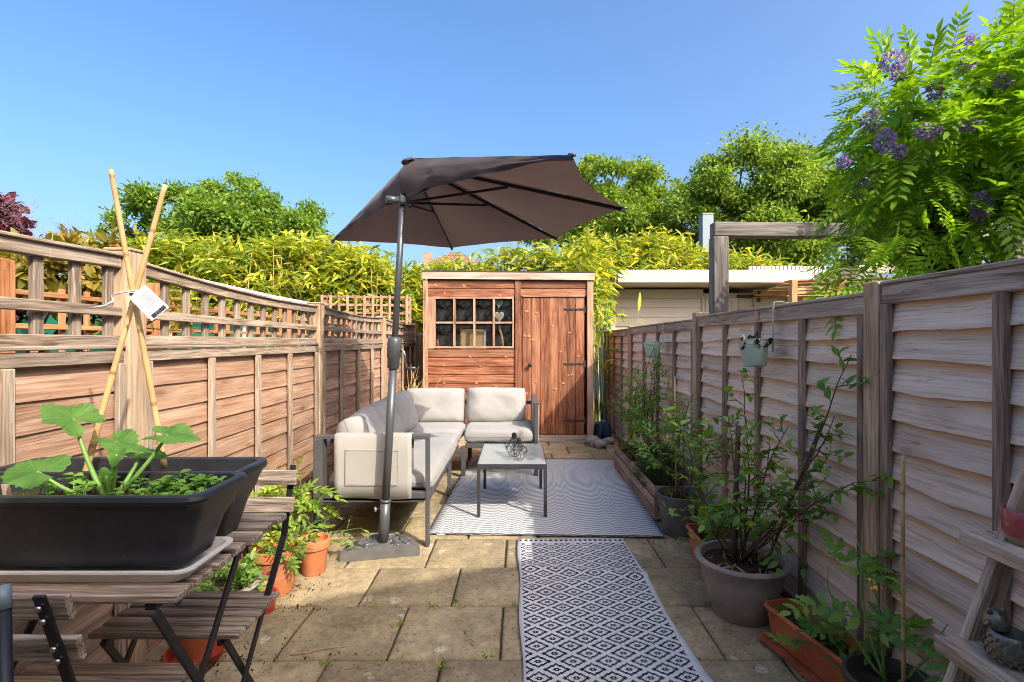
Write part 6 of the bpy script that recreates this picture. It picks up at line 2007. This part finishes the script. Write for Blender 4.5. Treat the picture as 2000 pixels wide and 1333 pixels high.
for i in order[:290]:
    M = frame(P[i], D[i], np.cross(U[i], D[i])) @ Matrix.Scale(S[i], 4)
    obj('leaf', tplm[i % 6], MAT['leaf_wisteria'], wi, M)
rest = np.array([i for i in range(len(P)) if i not in near])
lm = LeafMesh(); lm.add(*scatter(WIST, P[rest], D[rest], U[rest], S[rest]))
# inner, shaded leaves fill the body
Pi, Ni = lobe_points(900)
cen = np.array(WC)
Pi = Pi - Ni * g_.uniform(.10, .32, (len(Pi), 1))
lm.add(*scatter(WIST, Pi, Ni + g_.normal(size=Ni.shape) * .8, rdir(len(Pi), .8, g_), g_.uniform(.12, .19, len(Pi))))
tag(lm.build('foliage', MAT['leaf_wisteria'], wi), kind='stuff')
# sprays hanging to the fence top and reaching out over it
lm = LeafMesh()
for (px, py, Y, dx) in [(1665, 470, 2.5, -.5), (1690, 520, 2.4, -.3), (1720, 540, 2.3, -.2), (1650, 330, 2.45, -.9), (1660, 400, 2.45, -.7), (1640, 510, 2.35, -.8), (1700, 560, 2.1, -.4), (1880, 560, 2.2, .1), (1930, 470, 2.2, .2), (1960, 430, 2.1, .3), (1900, 500, 2.25, .1), (1820, 545, 2.2, .0), (1760, 500, 2.3, -.1), (1970, 120, 2.1, .3), (1960, 60, 2.2, .3), (1850, 470, 2.2, 0), (1780, 440, 2.25, -.2), (1740, 590, 2.0, -.3)]:
    p = at(px, py, Y)
    n = 5
    Pp = np.array(list(p)) + g_.normal(size=(n, 3)) * .05
    Dp = np.array([dx, -.25, -.45]) + g_.normal(size=(n, 3)) * .35
    if py < 260: Dp[:, 2] += .7
    Pp[:, 0] = np.maximum(Pp[:, 0], 1.36)
    lm.add(*scatter(WIST, Pp, Dp, rdir(n, 1.2, g_), g_.uniform(.12, .19, n)))
lm.build('hanging_spray', MAT['leaf_wisteria'], wi)
# flower clusters
FL = leaf_tpl(.75, .25, segs=2)
for (px, py, w_, h_) in [(1745, 120, 48, 40), (1757, 145, 36, 34), (1886, 88, 44, 40), (1887, 127, 40, 18), (1825, 178, 34, 34), (1700, 238, 44, 48), (1729, 277, 44, 48), (1755, 298, 32, 24), (1815, 258, 50, 28), (1915, 405, 40, 62), (1684, 370, 30, 40), (1648, 316, 28, 20), (1960, 160, 34, 24), (1895, 245, 40, 20), (1702, 330, 22, 20)]:
    # reach the crown's face along the ray
    best = None
    for Y in np.linspace(1.6, 3.2, 60):
        p = at(px, py, Y)
        if any(sum(((p[j] - c[j]) / (rad[j] * .98)) ** 2 for j in range(3)) < 1 for c, rad in lobes):
            best = Y; break
    Y = (best or 2.35) - .07
    c = at(px, py, Y)
    n = int(40 + w_ * h_ / 14)
    W_, H_ = w_ * Y / FPX / 2 * .75, h_ * Y / FPX / 2 * .85
    d = rdir(n, 0, g_)
    Pf = np.array(list(c)) + d * np.array([W_, W_, H_]) * (.55 + .5 * g_.rand(n, 1))
    lm = LeafMesh(); lm.add(*scatter(FL, Pf, d + np.array([0, 0, -.2]) + g_.normal(size=(n, 3)) * .4, rdir(n, .3, g_), g_.uniform(.011, .019, n)))
    lm.build('flower_cluster', MAT['petal'], wi)

# ------------------------------------------------------------------ trees
TLEAF = leaf_tpl(.55, .18, segs=1)
def tree(name, base, lobes_, nleaf, size, mat, label, seed, bark='bark', tr=.22, cat='tree', clumps=70, tpl=TLEAF, ragged=.30):
    t = thing(name, base, label, cat)
    g_ = np.random.RandomState(seed); r_ = random.Random(seed)
    base = Vector(base)
    top = sum((Vector(l[0]) for l in lobes_), Vector()) / len(lobes_)
    fork = base.lerp(Vector((top.x, top.y, top.z)), .45)
    mb = MB(); mb.tube([base, base.lerp(fork, .5) + Vector((.05, 0, 0)), fork], [tr, tr * .8, tr * .65], 12); mb.build('trunk', MAT[bark], t, None, True)
    cl = []
    for (c, rad) in lobes_:
        c = Vector(c); k_ = max(3, int(clumps * rad[0] * rad[2] / sum(l[1][0] * l[1][2] for l in lobes_)))
        e = c
        mb = MB()
        md = fork.lerp(e, .5) + Vector((r_.gauss(0, .2), 0, .2))
        mb.tube([fork, fork.lerp(md, .6), md, e], [tr * .5, tr * .4, tr * .3, tr * .14], 8)
        for k in range(k_):
            d = Vector((g_.normal(), g_.normal(), g_.normal())).normalized()
            rr = .45 + .55 * g_.rand() ** .45
            p = c + Vector((d.x * rad[0] * rr, d.y * rad[1] * rr, d.z * rad[2] * rr))
            cl.append((p, .33 * (rad[0] + rad[2]) / 2 * g_.uniform(.55, 1.2)))
            if k % 2 == 0:
                m2 = e.lerp(p, .5) + Vector((r_.gauss(0, .12), 0, -.1))
                mb.tube([md.lerp(e, r_.random()), m2, p], [tr * .14, tr * .09, tr * .03], 5, False)
        mb.build('limb', MAT[bark], t, None, True)
    ws = np.array([c[1] ** 2 for c in cl]); ws /= ws.sum()
    ns = g_.multinomial(nleaf, ws)
    lm = LeafMesh()
    for (p, cr), n in zip(cl, ns):
        if n == 0: continue
        d = rdir(n, .15, g_); rr = g_.rand(n, 1) ** .5 * (1 + ragged * g_.normal(size=(n, 1)))
        Pp = np.array(list(p)) + d * rr * cr * np.array([1.15, 1.15, .8])
        lm.add(*scatter(tpl, Pp, d + g_.normal(size=(n, 3)) * .8, rdir(n, 1.0, g_), size * g_.uniform(.6, 1.3, n)))
    lm.build('crown', mat, t)
    return t
def lb(px, py, Y, rpx, rpz, dy=1.0):
    k = Y / FPX
    return (at(px, py, Y), (rpx * k, (rpx * k) * dy, rpz * k))
Y = 21
tree('broadleaf_tree', (rx(440, Y), Y, 0), [lb(455, 440, Y, 105, 78), lb(330, 425, Y, 70, 50), lb(560, 445, Y, 75, 55), lb(270, 455, Y, 55, 40), lb(480, 385, Y, 60, 30), lb(400, 400, Y, 70, 36), lb(600, 460, Y, 40, 32), lb(262, 386, Y, 14, 10), lb(245, 470, Y, 34, 30)], 52000, .17, MAT['leaf_tree'], 'broad green tree standing behind the bamboo hedge and sofa side fence', 1, clumps=110)
Y = 19
tree('broadleaf_tree', (rx(1490, Y), Y, 0), [lb(1470, 385, Y, 115, 88), lb(1385, 425, Y, 70, 80), lb(1570, 395, Y, 90, 82), lb(1645, 430, Y, 75, 78), lb(1470, 465, Y, 130, 60), lb(1600, 475, Y, 110, 55), lb(1425, 345, Y, 66, 50), lb(1545, 340, Y, 64, 48), lb(1700, 420, Y, 60, 66), lb(1340, 460, Y, 50, 55)], 95000, .155, MAT['leaf_tree2'], 'tall full green tree rising behind the pergola', 2, tr=.3, clumps=190)
tree('broadleaf_tree', (rx(1215, Y + 3), Y + 3, 0), [lb(1190, 375, Y + 3, 75, 62), lb(1150, 350, Y + 3, 40, 42), lb(1250, 390, Y + 3, 60, 55), lb(1200, 440, Y + 3, 100, 60), lb(1130, 430, Y + 3, 60, 70), lb(1305, 345, Y + 3, 16, 20), lb(1290, 420, Y + 3, 40, 50), lb(1060, 450, Y + 3, 60, 40)], 52000, .17, MAT['leaf_tree2'], 'rounded green tree partly hidden by the parasol', 3, clumps=110)
tree('broadleaf_tree', (rx(1960, 26), 26, 0), [lb(1955, 540, 26, 45, 50), lb(2010, 500, 26, 60, 60)], 5000, .2, MAT['leaf_tree'], 'small far green tree seen under the pergola beam', 4, clumps=26)
# purple smoke bush and bronze shrubs over the near trellis
Y = 3.4
tree('smoke_bush', (rx(5, Y), Y, 0), [lb(0, 420, Y, 40, 34), lb(-50, 440, Y, 60, 60), lb(20, 450, Y, 28, 22), lb(10, 560, Y, 50, 60), lb(60, 470, Y, 14, 10)], 1500, .06, MAT['leaf_purple'], 'dark purple smoke bush behind the trellis fence', 5, 'dark_bark', .03, 'shrub', clumps=30, tpl=ROUND, ragged=.7)
sb = LeafMesh(); n = 900
g_ = np.random.RandomState(8)
Pp = np.concatenate([np.array(list(at(px, py, Y))) + g_.normal(size=(n // 3, 3)) * np.array([.055, .05, .04]) for (px, py) in ((15, 405), (40, 440), (135, 462))])
smk = [o for o in bpy.data.objects if o.name.startswith('smoke_bush')][0]
sb.add(*scatter(leaf_tpl(.05, .1, segs=1), Pp, rdir(n, .4, g_), rdir(n, 0, g_), g_.uniform(.03, .06, n))); sb.build('smoke_plume', m_plain('plume', (.30, .17, .20), .9, .1), smk)
Y = 3.0
tree('bronze_shrub', (rx(140, Y), Y, 0), [lb(120, 470, Y, 34, 20), lb(175, 470, Y, 38, 26), lb(230, 480, Y, 34, 26), lb(130, 540, Y, 80, 60), lb(40, 560, Y, 50, 60), lb(215, 580, Y, 40, 70), lb(85, 500, Y, 40, 30), lb(330, 610, Y, 40, 40)], 1500, .085, MAT['leaf_bronze'], 'bronze and yellow leaved shrub showing through the trellis', 6, 'dark_bark', .025, 'shrub', clumps=60, tpl=OVAL)

# ------------------------------------------------------------------ bamboo hedge
BLADE = leaf_tpl(.22, .2, segs=2)
def bamboo(name, segs, label, seed, nl, size=(.10, .26), canes=90):
    """segs: (X0, Y0, X1, Y1, z0 low edge of leaves, ztop0, ztop1, depth, share)"""
    g_ = np.random.RandomState(seed)
    x0, y0 = segs[0][0], segs[0][1]
    t = thing(name, ((segs[0][0] + segs[-1][2]) / 2, y0, 0), label, 'bamboo')
    lm = LeafMesh(); mb = MB()
    tot = sum(s_[8] for s_ in segs)
    for (xa, ya, xb, yb, zl, zt0, zt1, dp, sh) in segs:
        n = int(nl * sh / tot)
        # leaves hang in tufts round cane tips
        nt_ = max(6, n // 22)
        u = g_.rand(nt_); w_ = g_.normal(size=nt_) * dp * .5
        zt = zt0 + (zt1 - zt0) * u + .18 * np.array([nz(xa + (xb - xa) * uu * 1.3, 3.3 + seed, 2) for uu in u])
        zz = zl + (zt - zl) * g_.rand(nt_) ** .62
        C = np.stack([xa + (xb - xa) * u, ya + (yb - ya) * u + w_, zz], 1)
        idx = g_.randint(0, nt_, n)
        Pp = C[idx] + g_.normal(size=(n, 3)) * np.array([.10, .10, .09])
        D = g_.normal(size=(n, 3)) * np.array([1, 1, .55]) + np.array([0, -.25, -.18])
        up_ = (C[idx, 2] > (zt[idx] - .22))
        D[:, 2] += np.where(up_, .75, 0) * g_.rand(n)
        lm.add(*scatter(BLADE, Pp, D, rdir(n, 1.2, g_), g_.uniform(size[0], size[1], n)))
        for k in range(int(canes * sh / tot)):
            uu = g_.rand(); X = xa + (xb - xa) * uu; Yy = ya + (yb - ya) * uu + g_.normal() * dp * .4
            z1 = zt0 + (zt1 - zt0) * uu - .1
            mb.tube([(X, Yy, 0), (X + g_.normal() * .05, Yy, z1 * .6), (X + g_.normal() * .15, Yy + g_.normal() * .1, z1)], [.010, .009, .004], 5, False)
    mb.build('cane', MAT['bamboo_cane'], t, None, True)
    tag(lm.build('leaves', MAT['leaf_bamboo'], t), kind='stuff')
    return t
bamboo('bamboo_hedge', [(-6.3, 7.6, -3.0, 8.3, 1.1, 2.65, 2.85, .5, 3.6), (-3.0, 8.3, -2.15, 8.4, 1.1, 2.8, 2.45, .45, 1.2), (-2.15, 8.4, -1.2, 8.4, .8, 2.25, 2.35, .4, 1.1)], 'yellowing bamboo hedge behind the trellis screen and green shed', 15, 25000)
bamboo('bamboo_hedge', [(-1.3, 8.5, 1.3, 8.6, 1.5, 2.45, 2.75, .35, 1.6), (.98, 7.4, 1.35, 7.9, 1.5, 2.5, 2.6, .22, .3)], 'bamboo clump rising behind the wooden shed', 16, 6500, canes=40)
bamboo('bamboo_hedge', [(1.2, 10.9, 3.2, 11.1, 2.0, 3.3, 3.35, .5, 1.6), (3.2, 11.1, 6.2, 11.3, 2.0, 3.3, 2.75, .5, 1.8)], 'bamboo hedge behind the cream garden room', 17, 15000, canes=40)
# lone bamboo shoot above the fence
bs_ = thing('bamboo_shoot', (1.45, 6.2, 0), 'single thin bamboo shoot sticking up above the grey fence', 'bamboo')
tube('stem', [(1.42, 6.2, 0), (1.43, 6.2, 1.2), (1.47, 6.2, 1.62)], [.006, .004, .002], MAT['green_stem'], bs_, 6)
lm = LeafMesh(); lm.add(*scatter(LANCE, [(1.45, 6.2, 1.5), (1.45, 6.2, 1.47), (1.47, 6.2, 1.6), (1.455, 6.2, 1.5)], [(.8, -.2, -.35), (-.9, 0, .05), (.12, 0, 1), (.5, .3, .1)], [(0, 0, 1), (0, 0, 1), (0, -1, 0), (0, 0, 1)], [.28, .2, .26, .15])); lm.build('leaves', MAT['leaf_bamboo'], bs_)
bl = thing('bamboo_plant', (1.12, 6.9, 0), 'broad leaved green shoots in the gap between shed and grey fence', 'plant')
lm = LeafMesh(); g_ = np.random.RandomState(19); n = 46
Pp = np.stack([g_.uniform(.97, 1.2, n), g_.uniform(6.5, 7.1, n), g_.uniform(.9, 1.75, n)], 1)
lm.add(*scatter(leaf_tpl(.24, .15, segs=2), Pp, g_.normal(size=(n, 3)) * np.array([1, .6, .5]) + np.array([.2, -.5, -.1]), rdir(n, 1.2, g_), g_.uniform(.15, .26, n))); lm.build('leaves', MAT['leaf_bamboo'], bl)
mb = MB()
for k in range(9):
    x = 1.0 + .025 * k; mb.tube([(x, 6.8 + .03 * k, 0), (x + .02, 6.8, 1.0), (x + rs.gauss(0, .05), 6.75, 1.8)], .006, 6, False)
mb.build('cane', MAT['green_stem'], bl, None, True)

# ------------------------------------------------------------------ litter on the paving
sc_ = gnd(862, 1046)
o = obj('paper_scrap', mesh_py('paper_scrap', [(-.03, -.008, .004), (.02, -.012, .010), (.034, .006, .003), (.004, .016, .014), (-.026, .010, .005), (0, 0, .018), (-.02, -.004, .0), (.02, .0, .0)], [[0, 1, 5], [1, 2, 5], [2, 3, 5], [3, 4, 5], [4, 0, 5], [0, 6, 1], [6, 7, 1], [1, 7, 2], [7, 3, 2], [7, 6, 3], [6, 4, 3], [6, 0, 4]]), MAT['paper'], None, Matrix.Translation(sc_))
tag(o, 'crumpled white paper scrap at the edge of the chevron rug', 'paper')
pts = [gnd(px, py) + Vector((0, 0, .006)) for px, py in ((566, 1283), (600, 1279), (632, 1271), (660, 1267), (682, 1265))]
o = tube('dry_twig', pts, [.0022, .002, .0018, .0015, .001], MAT['bamboo_cane'], None, 6)
tag(o, 'thin pale dry twig lying across a paving slab', 'twig')
